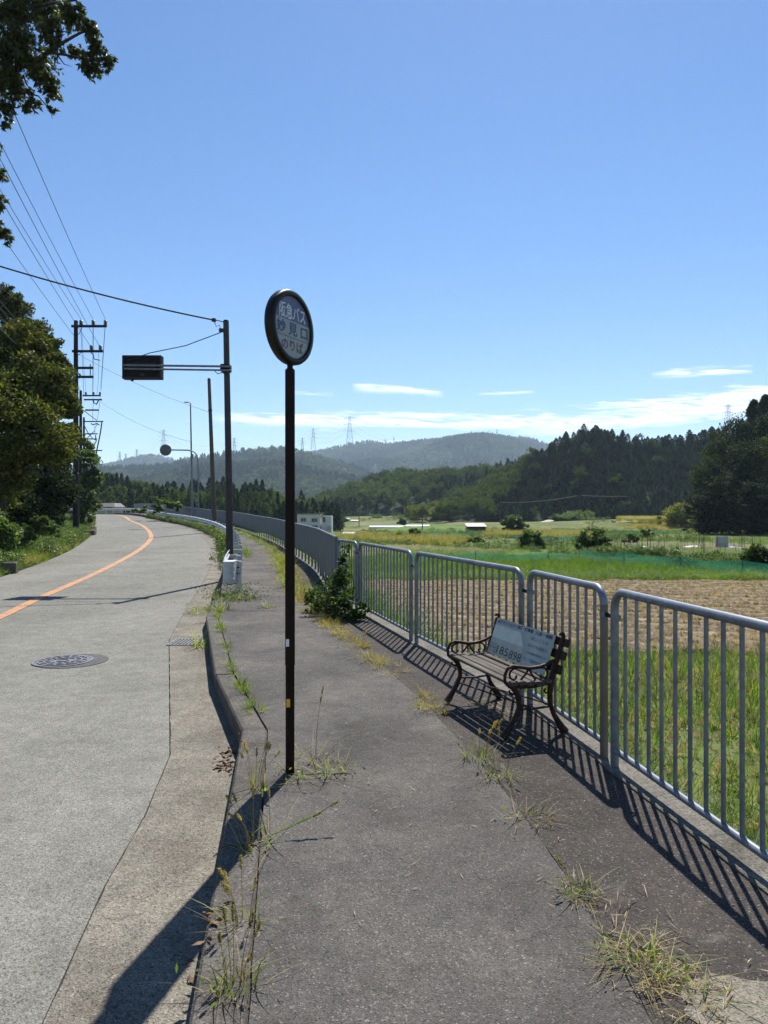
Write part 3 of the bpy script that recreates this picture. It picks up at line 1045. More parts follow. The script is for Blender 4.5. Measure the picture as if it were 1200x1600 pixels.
# second growth rice between the railing and the harvested field
pts, sz = [], []
for iy, y in enumerate(np.arange(1.2, 11.9, .19)):
    x = xF(y) + .32
    while x < 9.5:
        xx, yy = x + rng.normal(0, .02), y + rng.normal(0, .03)
        patch = mnoise.noise((xx * .55, yy * .9, 5)) + .5 * mnoise.noise((xx * 1.7, yy * 1.7, 9))
        if patch > -.42 or rng.random() < .4:
            pts.append((xx, yy, g(xx, yy) + .0))
            s = rng.uniform(.75, 1.25) * (1.0 + .35 * patch)
            sz.append((1.15 * s, 1.15 * s, s))
        x += .205 if y < 7 else .25
scatter('rice_regrowth', pts, 'rice', np.array(sz), 'green second growth of rice behind the railing', 'rice', .12)
pts = [(x, y, g(x, y) + .01) for x, y in ((rng.uniform(xF(y_) + .25, 10), y_) for y_ in rng.uniform(1.2, 12, 8000))]
scatter('cut_straw', pts, 'straw', rng.uniform(.4, 1.0, len(pts)), 'pale cut straw lying between the rice tufts', 'straw', .7)
# stubble rows
pts, sz = [], []
for s in [k * .74 + e for k in range(-60, 90) for e in (.08, .29)]:
    for t_ in np.arange(-20, 60, .085):
        x, y = RN[0] * s + RD[0] * t_, RN[1] * s + RD[1] * t_
        if in_stubble(x, y):
            bare = mnoise.noise((x * .25, y * .6, 3))
            if bare > .5:
                continue
            q_ = rng.normal(0, .07); x += RD[0] * q_ + rng.normal(0, .045); y += RD[1] * q_ + rng.normal(0, .045)
            pts.append((x, y, g(x, y) + .09)); sz.append(rng.uniform(.35, 1.15))
scatter('stubble', pts, 'straw', sz, 'rows of tan cut stubble on the harvested field', 'stubble', .2)
# weeds of the bund, grass strips by the footing
pts, sz = [], []
for _ in range(5200):
    y = rng.uniform(23.5, 25.6); x = rng.uniform(xF(y) + .3, 30)
    pts.append((x, y, g(x, y) + .10)); sz.append(rng.uniform(.5, 1.1))
scatter('bund_grass', pts, 'grass', np.array(sz) * .8, 'brownish green grass on the low bund behind the harvested field', 'grass', .2)
pts, sz = [], []
for _ in range(9000):
    y = rng.uniform(25.4, 38.5); x = rng.uniform(xF(y) + .6, 34)
    if y > 36.5 + .8 * math.sin(x * .3): continue
    pts.append((x, y, g(x, y))); sz.append(rng.uniform(1.0, 1.6))
scatter('green_rice', pts, 'rice', np.array(sz) * .95, 'bright green rice strip beyond the bund', 'rice', .12)
pts, sz = [], []
for _ in range(2600):
    y = rng.uniform(2.5, 23) ; x = xF(y) + .2 + abs(rng.normal(0, .28))
    pts.append((x, y, g(x, y))); sz.append(rng.uniform(.6, 1.5) * (1.6 if y > 11 else 1))
scatter('footing_grass', pts, 'grass', sz, 'grass growing along the foot of the railing wall', 'grass', .2)
# meadow beyond
pts, sz = [], []
for _ in range(15000):
    y = 38 + 110 * rng.random() ** 1.3; x = rng.uniform(-.20 * y, .62 * y)
    if mnoise.noise((x * .07, y * .05, 2)) < -.05: continue
    pts.append((x, y, g(x, y))); sz.append(rng.uniform(.4, 1.1) * (1 + y / 220))
scatter('meadow_grass', pts, 'grass', sz, 'rough grass and weeds between the field plots', 'grass', .25)
pts, sz = [], []
for _ in range(900):
    y = rng.uniform(40, 140); x = rng.uniform(-.12 * y, .6 * y)
    if mnoise.noise((x * .05, y * .06, 12)) < .22: continue
    pts.append((x, y, g(x, y))); sz.append(rng.uniform(.25, .75))
scatter('field_weeds', pts, 'shrub', np.array(sz), 'low leafy weeds along the field edges', 'weeds', .1)
for nm, q in (('terrace', [(962, 816.5), (1045, 815.5), (1042, 808), (968, 808.5)]), ('front', [(905, 829), (1200, 833), (1260, 827), (985, 824)]), ('mid', [(750, 841), (925, 845), (930, 834), (765, 831)]), ('left', [(520, 846), (705, 857), (742, 846), (545, 836)])):
    q = [gp(*p) for p in q]
    pts = []
    for _ in range(2600):
        s, t_ = rng.random(), rng.random()
        p = q[0].lerp(q[1], s).lerp(q[3].lerp(q[2], s), t_)
        pts.append((p.x, p.y, g(p.x, p.y) + .1))
    scatter('ripe_rice', pts, 'ripe', rng.uniform(.5, .95, len(pts)), {'terrace': 'yellow ripe rice standing on the raised terrace', 'front': 'golden ripe rice standing before the dark wood', 'mid': 'golden ripe rice standing between round shrubs', 'left': 'yellow green rice standing near the white dome'}[nm], 'rice', .1)

# verge on the left of the road
pts, sz = [], []
for _ in range(6000):
    y = rng.uniform(12, 66); o = abs(rng.normal(0, 2.2)) + .12
    x = xL(y) - o
    pts.append((x, y, bank_z(x, y) - .02)); sz.append(rng.uniform(.5, 1.1) * (.8 if o < .6 else 1.25))
scatter('verge_grass', pts, 'grass', sz, 'bright grass on the bank at the left edge of the road', 'grass', .25)
pts, sz = [], []
for _ in range(900):
    y = rng.uniform(16, 60); o = rng.uniform(.7, 5)
    x = xL(y) - o
    pts.append((x, y, bank_z(x, y) - .1)); sz.append(rng.uniform(.22, .4 + .12 * o))
scatter('verge_weeds', pts, 'shrub', sz, 'leafy weeds on the bank under the roadside trees', 'weeds', .15)
pts, sz = [], []
for _ in range(2200):
    y = rng.uniform(12, 66); o = abs(rng.normal(0, 1.8)) + .2
    if mnoise.noise((y * .3, o * .8, 4)) < -.1: continue
    x = xL(y) - o
    pts.append((x, y, bank_z(x, y) - .05)); sz.append(rng.uniform(.4, 1.1))
scatter('verge_leaves', pts, 'leafy', sz, 'small leafy plants mixed into the grass of the roadside bank', 'weeds', .2)
pts = []
for _ in range(900):
    y = rng.uniform(12, 66); o = abs(rng.normal(0, 1.2)) + .1
    x = xL(y) - o
    pts.append((x, y, bank_z(x, y)))
scatter('verge_dry_grass', pts, 'dry', rng.uniform(1.2, 2.4, len(pts)), 'dry grass mixed into the roadside bank', 'grass', .3)
# weeds between guardrail and road
pts, sz, pk = [], [], []
for _ in range(760):
    y = 20 + 57 * rng.random() ** .8; x = xK(y) + rng.normal(-.02, .10)
    pts.append((x, y, zw(y) - .12)); sz.append(rng.uniform(.3, 1.2) * min(1, .5 + (y - 20) / 16) * (.7 + .6 * mnoise.noise((y * .35, 0, 2))))
scatter('guardrail_weeds', pts, 'leafy', np.array(sz) * 1.0, 'leafy green weeds growing along the guardrail', 'weeds', .2)
pts, sz = [], []
for _ in range(230):
    y = 24 + 50 * rng.random(); x = xK(y) + .3 + abs(rng.normal(.2, .2))
    pts.append((x, y, zw(y))); sz.append(rng.uniform(.5, 1.4))
scatter('guardrail_grass', pts, 'weed', sz, 'tall grass between the guardrail and the sidewalk', 'grass', .2)
# dry grass in the joint of the sidewalk
pts, sz = [], []
for _ in range(700):
    y = 5.6 + 24 * rng.random() ** 1.2; x = xJ(y) + rng.normal(0, .03 + .006 * y)
    if mnoise.noise((y * 1.3, 3, 8)) < -.12: continue
    if y < 7.2 and rng.random() < .55: continue
    pts.append((x, y, zw(y))); sz.append(rng.uniform(.5, 1.15) * (1.15 if y > 12 else .85))
scatter('joint_grass', pts, 'dry', sz, 'line of dry yellowish grass in the joint of the sidewalk', 'grass', .3)
pts, sz = [], []
for _ in range(170):
    y = 13 + 40 * rng.random(); x = xJ(y) + rng.normal(0, .12)
    pts.append((x, y, zw(y))); sz.append(rng.uniform(.4, 1.2))
scatter('joint_weeds', pts, 'weed', sz, 'taller yellow green weeds along the far sidewalk joint', 'grass', .2)
pts, sz = [], []
for _ in range(120):
    y = rng.uniform(5.6, 12); x = xK(y) + KW + rng.normal(0, .02)
    if mnoise.noise((y * 1.6, 1, 8)) < .0: continue
    pts.append((x, y, zw(y))); sz.append(rng.uniform(.35, .9))
scatter('kerb_weeds', pts, 'weed', np.array(sz) * .55, 'thin dry weeds in the seam behind the kerb', 'grass', .3)

# weedy lines along the bunds between the plots
pts, sz = [], []
for line in ([(545, 851), (700, 858), (845, 862)], [(835, 838), (1000, 846), (1100, 846)], [(862, 822), (960, 818)], [(575, 843), (650, 847)], [(930, 868), (1060, 873)], [(1040, 884), (1210, 890)], [(700, 833), (775, 838)], [(880, 812), (1000, 818), (1100, 821)], [(560, 832), (600, 834)], [(740, 860), (930, 872)], [(560, 811), (700, 811), (850, 810), (960, 808)], [(560, 814), (760, 812), (960, 812)]):
    for a, b in zip(line[:-1], line[1:]):
        for _ in range(26 if a[1] < 865 else 80):
            t_ = rng.random()
            p = gp(a[0] + (b[0] - a[0]) * t_, a[1] + (b[1] - a[1]) * t_)
            pts.append((p.x + rng.normal(0, .4), p.y + rng.normal(0, .5), p.z)); sz.append(rng.uniform(.2, .5) * (1 + p.y / 250) * (2.2 if p.y > 190 else 1))
scatter('bund_weeds', pts, 'shrub', np.array(sz), 'dark leafy weeds along the bunds between the plots', 'weeds', .1)
# ------------------------------------------------------------------ wooded hills
def conifer_mesh(n, h=1.0, w=.24, leaf=.055, round_=1.25):
    t_ = rng.uniform(0, 1, n) ** .75
    z = .10 + .90 * t_ * h
    tier = .75 + .25 * np.sin(z * 42)
    r = w * (1 - t_ ** round_) ** .85 * tier + .006
    q = rng.uniform(0, 6.283, n)
    rr = r * rng.uniform(.45, 1.0, n)
    p = np.stack([rr * np.cos(q), rr * np.sin(q), z], 1)
    d = np.stack([np.cos(q), np.sin(q), np.full(n, -.25)], 1)
    return leaves(p, d, leaf, leaf * .5, .35, .1)

def broad_mesh(n, leaf=.05, squat=.8):
    parts = []
    for _ in range(5):
        c = np.array([rng.uniform(-.2, .2), rng.uniform(-.2, .2), rng.uniform(.45, .75)])
        p, d = clump_points(c, (.24, .24, .24 * squat), n // 5, clumps=9, csize=.45)
        parts.append(leaves(p, d, leaf, leaf * .7, .8, .1))
    return merge(parts)

ms = []
for i in range(4):
    v, f = conifer_mesh(1100, w=.25, leaf=.06, round_=rng.uniform(1.5, 2.4)); ms.append((np_mesh('conifer_far', v, f), LF['conifer']))
for i in range(4):
    v, f = broad_mesh(1000, .052); ms.append((np_mesh('broadleaf_far', v, f), LF['forest']))
for i in range(2):
    v, f = broad_mesh(1000, .06, 1.0); ms.append((np_mesh('bamboo_far', v, f), LF['bamboo']))
sources('woods', ms)
ms = []
for i in range(3):
    v, f = conifer_mesh(150, leaf=.14, w=.30, round_=2.0); ms.append((np_mesh('conifer_distant', v, f), LF['conifer']))
for i in range(4):
    v, f = broad_mesh(190, .13); ms.append((np_mesh('broadleaf_distant', v, f), LF['forest']))
sources('distant', ms)

def hill(name, prof, d_ridge, d_base, tree_h, label, label2, spacing, key, kindf, sizef, shape=1.15, lump=.0, base_z=None, wide=1.0, n=60, mcount=None, zoff=0.0):
    us = np.array([p[0] for p in prof], float); vv = np.array([p[1] for p in prof], float)
    uu = np.linspace(us[0], us[-1], n)
    pv = np.interp(uu, us, vv)
    T = np.concatenate([np.linspace(0, 1, 22), np.linspace(1.12, 1.8, 5)])
    P = np.zeros((len(T), n, 3))
    for j, u in enumerate(uu):
        top = ray(u, pv[j], d_ridge); rz = top.z - tree_h * .88
        for i, t_ in enumerate(T):
            d = d_base + (d_ridge - d_base) * t_
            x = (u - 600) / 1110 * d
            bz = g(x, d_base) - .6 if base_z is None else base_z
            if t_ <= 1:
                z = bz + (rz - bz) * (t_ ** shape if rz > bz else t_)
                z += lump * mnoise.noise((x * .012 / max(1, d_ridge / 400), d * .012 / max(1, d_ridge / 400), 4)) * t_ * (1 - t_) * 4 * max(0, rz - bz)
            else:
                z = rz - (rz - bz) * (t_ - 1) * .9
            P[i, j] = (x, d, z + zoff)
    nt = len(T)
    idx = np.arange(nt * n).reshape(nt, n)
    F = np.stack([idx[:-1, :-1], idx[:-1, 1:], idx[1:, 1:], idx[1:, :-1]], -1).reshape(-1, 4)
    link(name, np_mesh(name, P.reshape(-1, 3), F, True), MT['floor'], kind='structure', label=label, category='hill')
    # trees, weighted by area
    A = P[:-1, :-1]; B = P[:-1, 1:]; Cc = P[1:, 1:]; D = P[1:, :-1]
    area = np.linalg.norm(np.cross(B - A, D - A), axis=-1)
    area[21:] *= .5
    cnt = int(area.sum() / spacing ** 2)
    w = (area / area.sum()).ravel()
    cell = rng.choice(len(w), cnt, p=w)
    s, t_ = rng.random((2, cnt, 1))
    A, B, Cc, D = (k.reshape(-1, 3)[cell] for k in (A, B, Cc, D))
    pts = (A * (1 - s) + B * s) * (1 - t_) + (D * (1 - s) + Cc * s) * t_
    ti = (cell // (n - 1)) / 21.0
    un = pts[:, 0] / pts[:, 1] * 1110 + 600
    picks = np.array([kindf(un[i], ti[i], pts[i]) for i in range(cnt)])
    sz = np.array([sizef(picks[i], un[i], ti[i]) for i in range(cnt)])
    pts[:, 2] -= .04 * (sz if sz.ndim == 1 else sz[:, 2])
    scatter(name.replace('hill', 'forest') if 'hill' in name else name + '_forest', pts, key, sz, label2, 'forest', .03, picks)
    return cnt

def nz(x, y, s, k=0): return mnoise.noise((x * s, y * s, k))

# right hill: conifer plantation, lighter broadleaf on its left slope
def kd(u, t_, p):
    v = nz(p[0], p[1], .03, 1)
    if u < 880 and v + (880 - u) / 160 > .55 - .2 * t_:
        if u < 800 and t_ < .35 and nz(p[0], p[1], .05, 3) > -.1:
            return int(rng.integers(8, 10))
        return int(rng.integers(4, 8))
    return int(rng.integers(0, 4)) if rng.random() < .97 else int(rng.integers(4, 8))
def sd(k, u, t_):
    s = {0: 6.6, 1: 5.6, 2: 5.2}[0 if k < 4 else 1 if k < 8 else 2] * rng.uniform(.65, 1.2)
    return (s * 1.25, s * 1.25, s * .68) if k < 4 else (s, s, s * 1.25)
cn = hill('right_hill', [(640, 806), (690, 790), (730, 772), (765, 750), (800, 730), (830, 708), (860, 688), (890, 668), (920, 660), (950, 667), (985, 677), (1020, 684), (1060, 680), (1090, 672), (1120, 668), (1160, 655), (1230, 625), (1320, 600), (1450, 590), (1600, 605), (1800, 650), (2050, 680), (2300, 730), (2600, 790)],
     285, 232, 4.6, 'steep hill on the right clothed in dark conifers', 'dark conifer plantation with lighter broadleaf trees on its left slope', 2.3, 'woods', kd, sd, 1.0, .10, n=130)
def kc(u, t_, p):
    v = nz(p[0], p[1], .02, 2)
    if v > .25: return int(rng.integers(0, 4))
    if t_ < .3 and v < -.15: return int(rng.integers(8, 10))
    return int(rng.integers(4, 8))
def sc_(k, u, t_):
    s = (8.5 if k < 4 else 7.2 if k < 8 else 6.5) * rng.uniform(.6, 1.3)
    return (s, s, s * (1 if k < 4 else 1.35))
c2 = hill('middle_hill', [(440, 812), (480, 793), (510, 775), (540, 764), (570, 753), (600, 743), (640, 739), (680, 742), (715, 741), (750, 736), (790, 728), (830, 720), (900, 715), (1000, 715)],
     430, 330, 6, 'rounded wooded hill at the head of the valley', 'broadleaf wood on the rounded hill at the head of the valley', 4.3, 'woods', kc, sc_, .85, .25)
def kb(u, t_, p):
    v = nz(p[0], p[1], .006, 5) + .5 * nz(p[0], p[1], .02, 8)
    return int(rng.integers(0, 3)) if v > .05 else int(rng.integers(3, 7))
def sb(k, u, t_):
    s = (13.5 if k < 3 else 11) * rng.uniform(.6, 1.35)
    return (s * 1.1, s * 1.1, s * 1.2)
c3 = hill('ridge_hill', [(-80, 760), (60, 748), (150, 738), (250, 729), (300, 718), (345, 712), (400, 703), (425, 699), (455, 701), (480, 706), (510, 716), (545, 728), (590, 745), (640, 762), (720, 785), (800, 800)],
     1650, 1000, 9, 'hazy wooded ridge behind the bus stop post', 'hazy mixed wood on the ridge behind the bus stop post', 8.0, 'distant', kb, sb, .9, .5, base_z=-4, n=90)
c4 = hill('far_hill', [(350, 730), (440, 713), (500, 704), (530, 697), (560, 691), (580, 690), (600, 693.5), (640, 692.5), (690, 690), (720, 686), (745, 684), (770, 683), (800, 684), (828, 685.5), (845, 692), (880, 704), (930, 716), (1010, 730), (1200, 745)],
     2850, 1760, 9, 'farthest long blue ridge with pylons and masts', 'bluish mixed wood covering the farthest long ridge', 9.5, 'distant', kb, sb, .85, .45, base_z=0, n=110)
c5 = hill('peak_hill', [(-150, 742), (60, 735), (150, 729), (185, 722), (215, 713), (237, 710), (262, 716), (290, 725), (330, 738), (420, 750)],
     3300, 2250, 9, 'small blue peak far off above the road bend', 'bluish wood on the small far peak above the road bend', 11.0, 'distant', kb, sb, .9, .4, base_z=0, n=60)
# wooded rise behind the road bend
def ke(u, t_, p):
    return int(rng.integers(0, 4)) if nz(p[0], p[1], .05, 3) > -.05 else int(rng.integers(4, 8))
def se(k, u, t_):
    s = (7.6 if k < 4 else 6.2) * rng.uniform(.7, 1.25)
    return (s, s, s)
c6 = hill('wooded_rise', [(-40, 726), (60, 728), (130, 738), (180, 736), (205, 740), (245, 752), (300, 760), (345, 755), (380, 756), (410, 754), (430, 760), (455, 770), (485, 780), (505, 793), (530, 806)],
     225, 172, 7.5, 'low rise behind the bend of the road', 'dark mixed wood behind the bend of the road', 2.7, 'woods', ke, se, .9, .2)
def kv(u, t_, p): return int(rng.integers(0, 4))
c7 = hill('valley_wood', [(455, 800), (500, 790), (530, 778), (560, 772), (600, 772), (660, 780), (720, 800)],
     560, 480, 6, 'dark wooded spur in the valley gap', 'dark conifers in the valley gap right of the post', 3.4, 'woods', kv, sc_, .9, .2, base_z=0)
print('FOREST', cn, c2, c3, c4, c5, c6, c7)

# ------------------------------------------------------------------ single trees
def tree(name, label, cat, base, trunk, lobes, leaf, mat, bark=None, group=None, spread=.9, limbs=True, csize=.36, props=None, low=-.55):
    """trunk: list of (x, y, z, r) in world metres; lobes: (centre, radius, leaf count)"""
    b = Vector(base)
    root = thing(name, label, cat, b, 0, group)
    rel = [(Vector(p[:3]) - b) for p in trunk]
    MB().tube(rel, [p[3] for p in trunk], 9).build('trunk', bark or MT['bark'], root)
    if limbs:
        for c, r, n in lobes[:9]:
            c = Vector(c) - b
            zs = [p.z for p in rel]
            k = min(range(len(rel)), key=lambda i: abs(rel[i].z - c.z * .62))
            a = rel[k]
            mid = a.lerp(c, .5) + Vector((0, 0, .06 * (c - a).length))
            rr = trunk[k][3] * .45
            MB().tube([a, mid, c, c + (c - a).normalized() * (r if not hasattr(r, '__len__') else r[0]) * .5], [rr, rr * .65, rr * .35, rr * .08], 6).build('limb', bark or MT['bark'], root)
    v, f = foliage([(Vector(c) - b, r, n) for c, r, n in lobes], leaf[0], leaf[1], spread, low=low, csize=csize)
    link('crown', np_mesh('crown', v, f), mat, root, kind='stuff')
    return root

def L(u, v, d, rpx, n):
    p = ray(u, v, d)
    return (p, rpx / 1110 * d, n)

# roadside trees on the left bank
d = 30
tree('roadside_tree', 'big bushy tree overhanging the left bank, nearest the road', 'tree', ray(-10, 852, d), [(*ray(-10, 850, d), .34), (*ray(2, 760, d), .27), (*ray(25, 670, d), .2), (*ray(35, 600, d), .1)],
     [L(62, 606, d, 50, 8500), L(10, 575, d + 1.5, 62, 9000), L(92, 640, d, 29, 6000), L(45, 690, d - 2.2, 62, 9500), L(-30, 650, d - 2, 80, 9000), L(88, 592, d + 2, 25, 4000),
      L(74, 706, d - .5, 36, 6500), L(-5, 760, d - 1, 55, 6000), L(104, 682, d + .5, 21, 3600), L(30, 540, d + 1, 38, 5000), L(72, 562, d + 1.5, 24, 3000), L(-50, 560, d, 60, 4000)], (.17, .085), LF['broad'], csize=.32)
d = 42
tree('roadside_tree', 'taller thin topped tree rising behind the bushy tree', 'tree', ray(10, 840, d), [(*ray(10, 838, d), .3), (*ray(14, 650, d), .22), (*ray(25, 520, d), .12), (*ray(28, 470, d), .05)],
     [L(18, 490, d, 32, 3500), L(45, 520, d + 1, 30, 3200), L(76, 545, d, 22, 2600), L(5, 470, d - 1, 26, 2200), L(-20, 520, d, 60, 5000), L(92, 572, d + 1, 17, 2000), L(60, 570, d, 40, 3500), L(60, 528, d, 15, 1200)], (.19, .09), LF['broad'], csize=.3)
d = 37
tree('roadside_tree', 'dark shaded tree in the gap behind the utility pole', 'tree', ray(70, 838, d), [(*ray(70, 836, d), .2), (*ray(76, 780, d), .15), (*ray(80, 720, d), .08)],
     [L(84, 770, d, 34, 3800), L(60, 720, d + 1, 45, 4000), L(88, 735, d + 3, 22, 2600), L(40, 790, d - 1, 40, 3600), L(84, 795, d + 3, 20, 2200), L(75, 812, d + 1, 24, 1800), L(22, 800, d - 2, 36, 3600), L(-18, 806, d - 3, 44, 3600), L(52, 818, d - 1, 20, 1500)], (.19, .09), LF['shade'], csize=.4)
d = 55
tree('roadside_tree', 'smaller leafy tree just right of the utility pole', 'tree', ray(128, 826, d), [(*ray(128, 826, d), .16), (*ray(131, 780, d), .12), (*ray(136, 725, d), .05)],
     [L(134, 722, d, 19, 2200), L(143, 748, d, 16, 1900), L(128, 765, d, 24, 2400), L(139, 790, d - 1, 17, 2200), L(128, 808, d, 18, 1600), L(152, 742, d, 8, 600), L(132, 700, d + 1, 13, 1200)], (.21, .11), LF['bush'], csize=.34)
d = 24
tree('bank_bush', 'low bush in the shade at the left picture edge, above the bank', 'bush', ray(-5, 880, d), [(*ray(-5, 880, d), .06), (*ray(0, 845, d), .03)],
     [L(12, 842, d, 22, 1500), L(-20, 830, d, 34, 2000), L(40, 848, d + 4, 18, 1300)], (.14, .075), LF['bush'], limbs=False)
d = 34
tree('bank_bush', 'sunlit leafy bush on the bank left of the utility pole', 'bush', ray(62, 848, d), [(*ray(62, 848, d), .06), (*ray(64, 830, d), .03)],
     [L(66, 824, d, 19, 1800), L(48, 832, d, 16, 1200), L(82, 836, d + 1, 13, 900)], (.14, .075), LF['bush'], limbs=False)

# the tree whose branch hangs into the upper left corner: its trunk stands left of the view
d = 13.0
tb = Vector((-13.2, 13.6, bank_z(-13.2, 13.6)))
ov = [L(20, 20, d, 44, 2300), L(70, 12, d + .4, 38, 1900), L(112, 24, d, 24, 1100), L(30, 78, d, 44, 2200), L(-25, 80, d, 60, 2600), L(84, 60, d - .3, 26, 1000), L(143, 48, d, 17, 620), L(150, 76, d, 16, 560),
      L(140, 104, d, 20, 760), L(168, 96, d, 15, 480), L(118, 82, d + .3, 14, 380), L(62, 112, d, 30, 1150), L(80, 142, d, 17, 560), L(22, 136, d, 26, 950), L(48, 164, d, 16, 420), L(8, 168, d, 20, 620), L(80, 172, d, 8, 120), L(10, 195, d, 10, 190), L(-14, 130, d, 30, 1000),
      L(-12, 232, d + .5, 15, 380), L(-1, 272, d + .5, 17, 480), L(-5, 318, d + .5, 17, 460), L(4, 368, d + .5, 15, 420), L(-18, 350, d + .5, 20, 420), L(-30, 260, d + .5, 30, 700)]
root = thing('overhanging_tree', 'dark leaved tree whose branches hang into the upper left of the sky', 'tree', tb)
rel = lambda p: Vector(p) - tb
tr = [(0, 0, -.3), (.1, -.1, 3.0), (.5, -.2, 6.0), (1.2, -.2, 8.5), (2.0, -.2, 10.5)]
MB().tube(tr, [.42, .34, .27, .2, .12], 10).build('trunk', MT['bark'], root)
for path, r in (([tr[2], rel(ray(-120, 170, d)), rel(ray(-20, 130, d)), rel(ray(60, 92, d)), rel(ray(92, 70, d)), rel(ray(124, 52, d)), rel(ray(150, 44, d))], .075),
                ([rel(ray(78, 82, d)), rel(ray(105, 86, d)), rel(ray(130, 92, d)), rel(ray(166, 98, d))], .03),
                ([rel(ray(90, 86, d)), rel(ray(100, 100, d)), rel(ray(112, 104, d))], .014),
                ([tr[3], rel(ray(-60, 60, d)), rel(ray(0, 30, d)), rel(ray(60, 8, d)), rel(ray(118, 0, d)), rel(ray(134, 12, d))], .06),
                ([rel(ray(-20, 130, d)), rel(ray(20, 140, d)), rel(ray(60, 150, d)), rel(ray(78, 172, d)), rel(ray(82, 186, d))], .022),
                ([tr[1], rel(ray(-140, 300, d)), rel(ray(-40, 262, d + .5)), rel(ray(0, 270, d + .5))], .05),
                ([rel(ray(-100, 300, d + .3)), rel(ray(-30, 350, d + .5)), rel(ray(4, 368, d + .5))], .03),
                ([rel(ray(30, 40, d)), rel(ray(60, 16, d)), rel(ray(96, -6, d))], .03)):
    k = len(path)
    MB().tube(path, [r * (1 - .85 * i / (k - 1)) for i in range(k)], 7).build('branch', MT['bark'], root)
v, f = foliage([(rel(c), r, int(n * 1.0)) for c, r, n in ov], .105, .034, .6, .5, csize=.24, low=-1.1, hollow=.2, per=13)
link('crown', np_mesh('crown', v, f), LF['over'], root, kind='stuff')

# the near wood on the right: tall trees standing one in front of the other
def wood_proto(kind):
    root = thing('wood_tree', 'x', 'tree', (0, 0, 0), 0, 'trees of the dark wood at the right end of the fields')
    h = 20.0
    MB().tube([(0, 0, -.5), (.1, 0, 6), (0, .1, 12), (.1, 0, h * .9)], [.32, .26, .18, .04], 8).build('trunk', MT['bark'], root)
    if kind == 'conifer':
        v, f = conifer_mesh(8000, 1.0, .19, .036)
        v = v * np.array([h, h, h]); me = np_mesh('crown', v, f); mt = LF['conifer']
    else:
        lob = [((0, 0, 15.5), 3.6, 2600), ((1.8, .5, 12.5), 3.0, 2200), ((-2, -.3, 12), 3.2, 2200), ((.3, -1.8, 10), 3.3, 2200), ((-1.5, 1, 8), 3.0, 1600), ((1.8, -.8, 7.2), 3.0, 1600), ((0, -1, 4.5), 3.0, 1500), ((1.4, .6, 2.2), 2.6, 1100), ((-1.4, .2, 2.0), 2.6, 1100)]
        v, f = foliage(lob, .42, .24, .9, .1, csize=.36)
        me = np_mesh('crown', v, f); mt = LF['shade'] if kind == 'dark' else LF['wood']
    link('crown', me, mt, root, kind='stuff')
    return root
protos = {k: wood_proto(k) for k in ('conifer', 'broad', 'dark')}
# pixel column, pixel row of the top, distance, kind, label
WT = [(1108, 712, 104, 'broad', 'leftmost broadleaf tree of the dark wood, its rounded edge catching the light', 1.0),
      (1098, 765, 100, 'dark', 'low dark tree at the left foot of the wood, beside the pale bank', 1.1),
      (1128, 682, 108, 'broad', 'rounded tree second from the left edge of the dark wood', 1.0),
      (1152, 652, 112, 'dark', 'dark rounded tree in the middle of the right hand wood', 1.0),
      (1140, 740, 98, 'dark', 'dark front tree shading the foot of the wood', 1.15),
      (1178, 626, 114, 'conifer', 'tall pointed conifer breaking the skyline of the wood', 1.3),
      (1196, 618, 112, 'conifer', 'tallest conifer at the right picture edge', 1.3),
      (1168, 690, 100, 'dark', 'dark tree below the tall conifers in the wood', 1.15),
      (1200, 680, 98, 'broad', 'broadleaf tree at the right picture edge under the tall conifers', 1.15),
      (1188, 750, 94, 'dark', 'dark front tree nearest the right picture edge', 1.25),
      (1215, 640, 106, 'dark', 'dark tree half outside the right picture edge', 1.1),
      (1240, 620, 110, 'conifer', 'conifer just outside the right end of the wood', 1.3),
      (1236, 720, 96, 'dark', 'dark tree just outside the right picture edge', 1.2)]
used = set()
for u, v_, d, k, lab, wd in WT:
    gz = g((u - 600) / 1110 * d, d)
    top = ray(u, v_, d)
    s = (top.z - gz) / {'conifer': 20.0, 'broad': 19.0, 'dark': 19.0}[k]
    loc = (top.x, d, gz)
    if k not in used:
        r_ = protos[k]; r_.location = loc; r_['label'] = lab; used.add(k); r_.rotation_euler = (0, 0, rng.uniform(0, 6)); r_.scale = (max(s, .62) * wd, max(s, .62) * wd, s)
    else:
        dup(protos[k], loc, rng.uniform(0, 6), lab, (max(s, .62) * wd, max(s, .62) * wd, s))

# front trees of the wood behind the bend, told apart by their outline
bp = {}
for k in ('conifer', 'broad'):
    r_ = thing('bend_tree', 'x', 'tree', (0, 0, 0), 0, 'trees standing along the front of the wood behind the bend')
    MB().tube([(0, 0, -.5), (0, .1, 5), (.1, 0, 9)], [.2, .15, .04], 7).build('trunk', MT['bark'], r_)
    if k == 'conifer':
        v, f = conifer_mesh(2600, 1.0, .22, .05); v = v * 10; mt = LF['conifer']
    else:
        v, f = foliage([((0, 0, 7.6), 2.2, 900), ((1.2, .3, 6), 2.0, 700), ((-1.3, -.2, 6), 2.0, 700), ((0, -.8, 4.2), 2.2, 700), ((.6, .6, 2.6), 1.8, 400)], .42, .27, .9, .1); mt = LF['forest']
    link('crown', np_mesh('crown', v, f), mt, r_, kind='stuff')
    bp[k] = r_
first = set()
cnt_ = {'conifer': -1, 'broad': -1}
ORD = ['first', 'second', 'third', 'fourth', 'fifth', 'sixth', 'seventh', 'eighth', 'ninth', 'tenth', 'eleventh', 'twelfth', 'thirteenth', 'fourteenth', 'fifteenth']
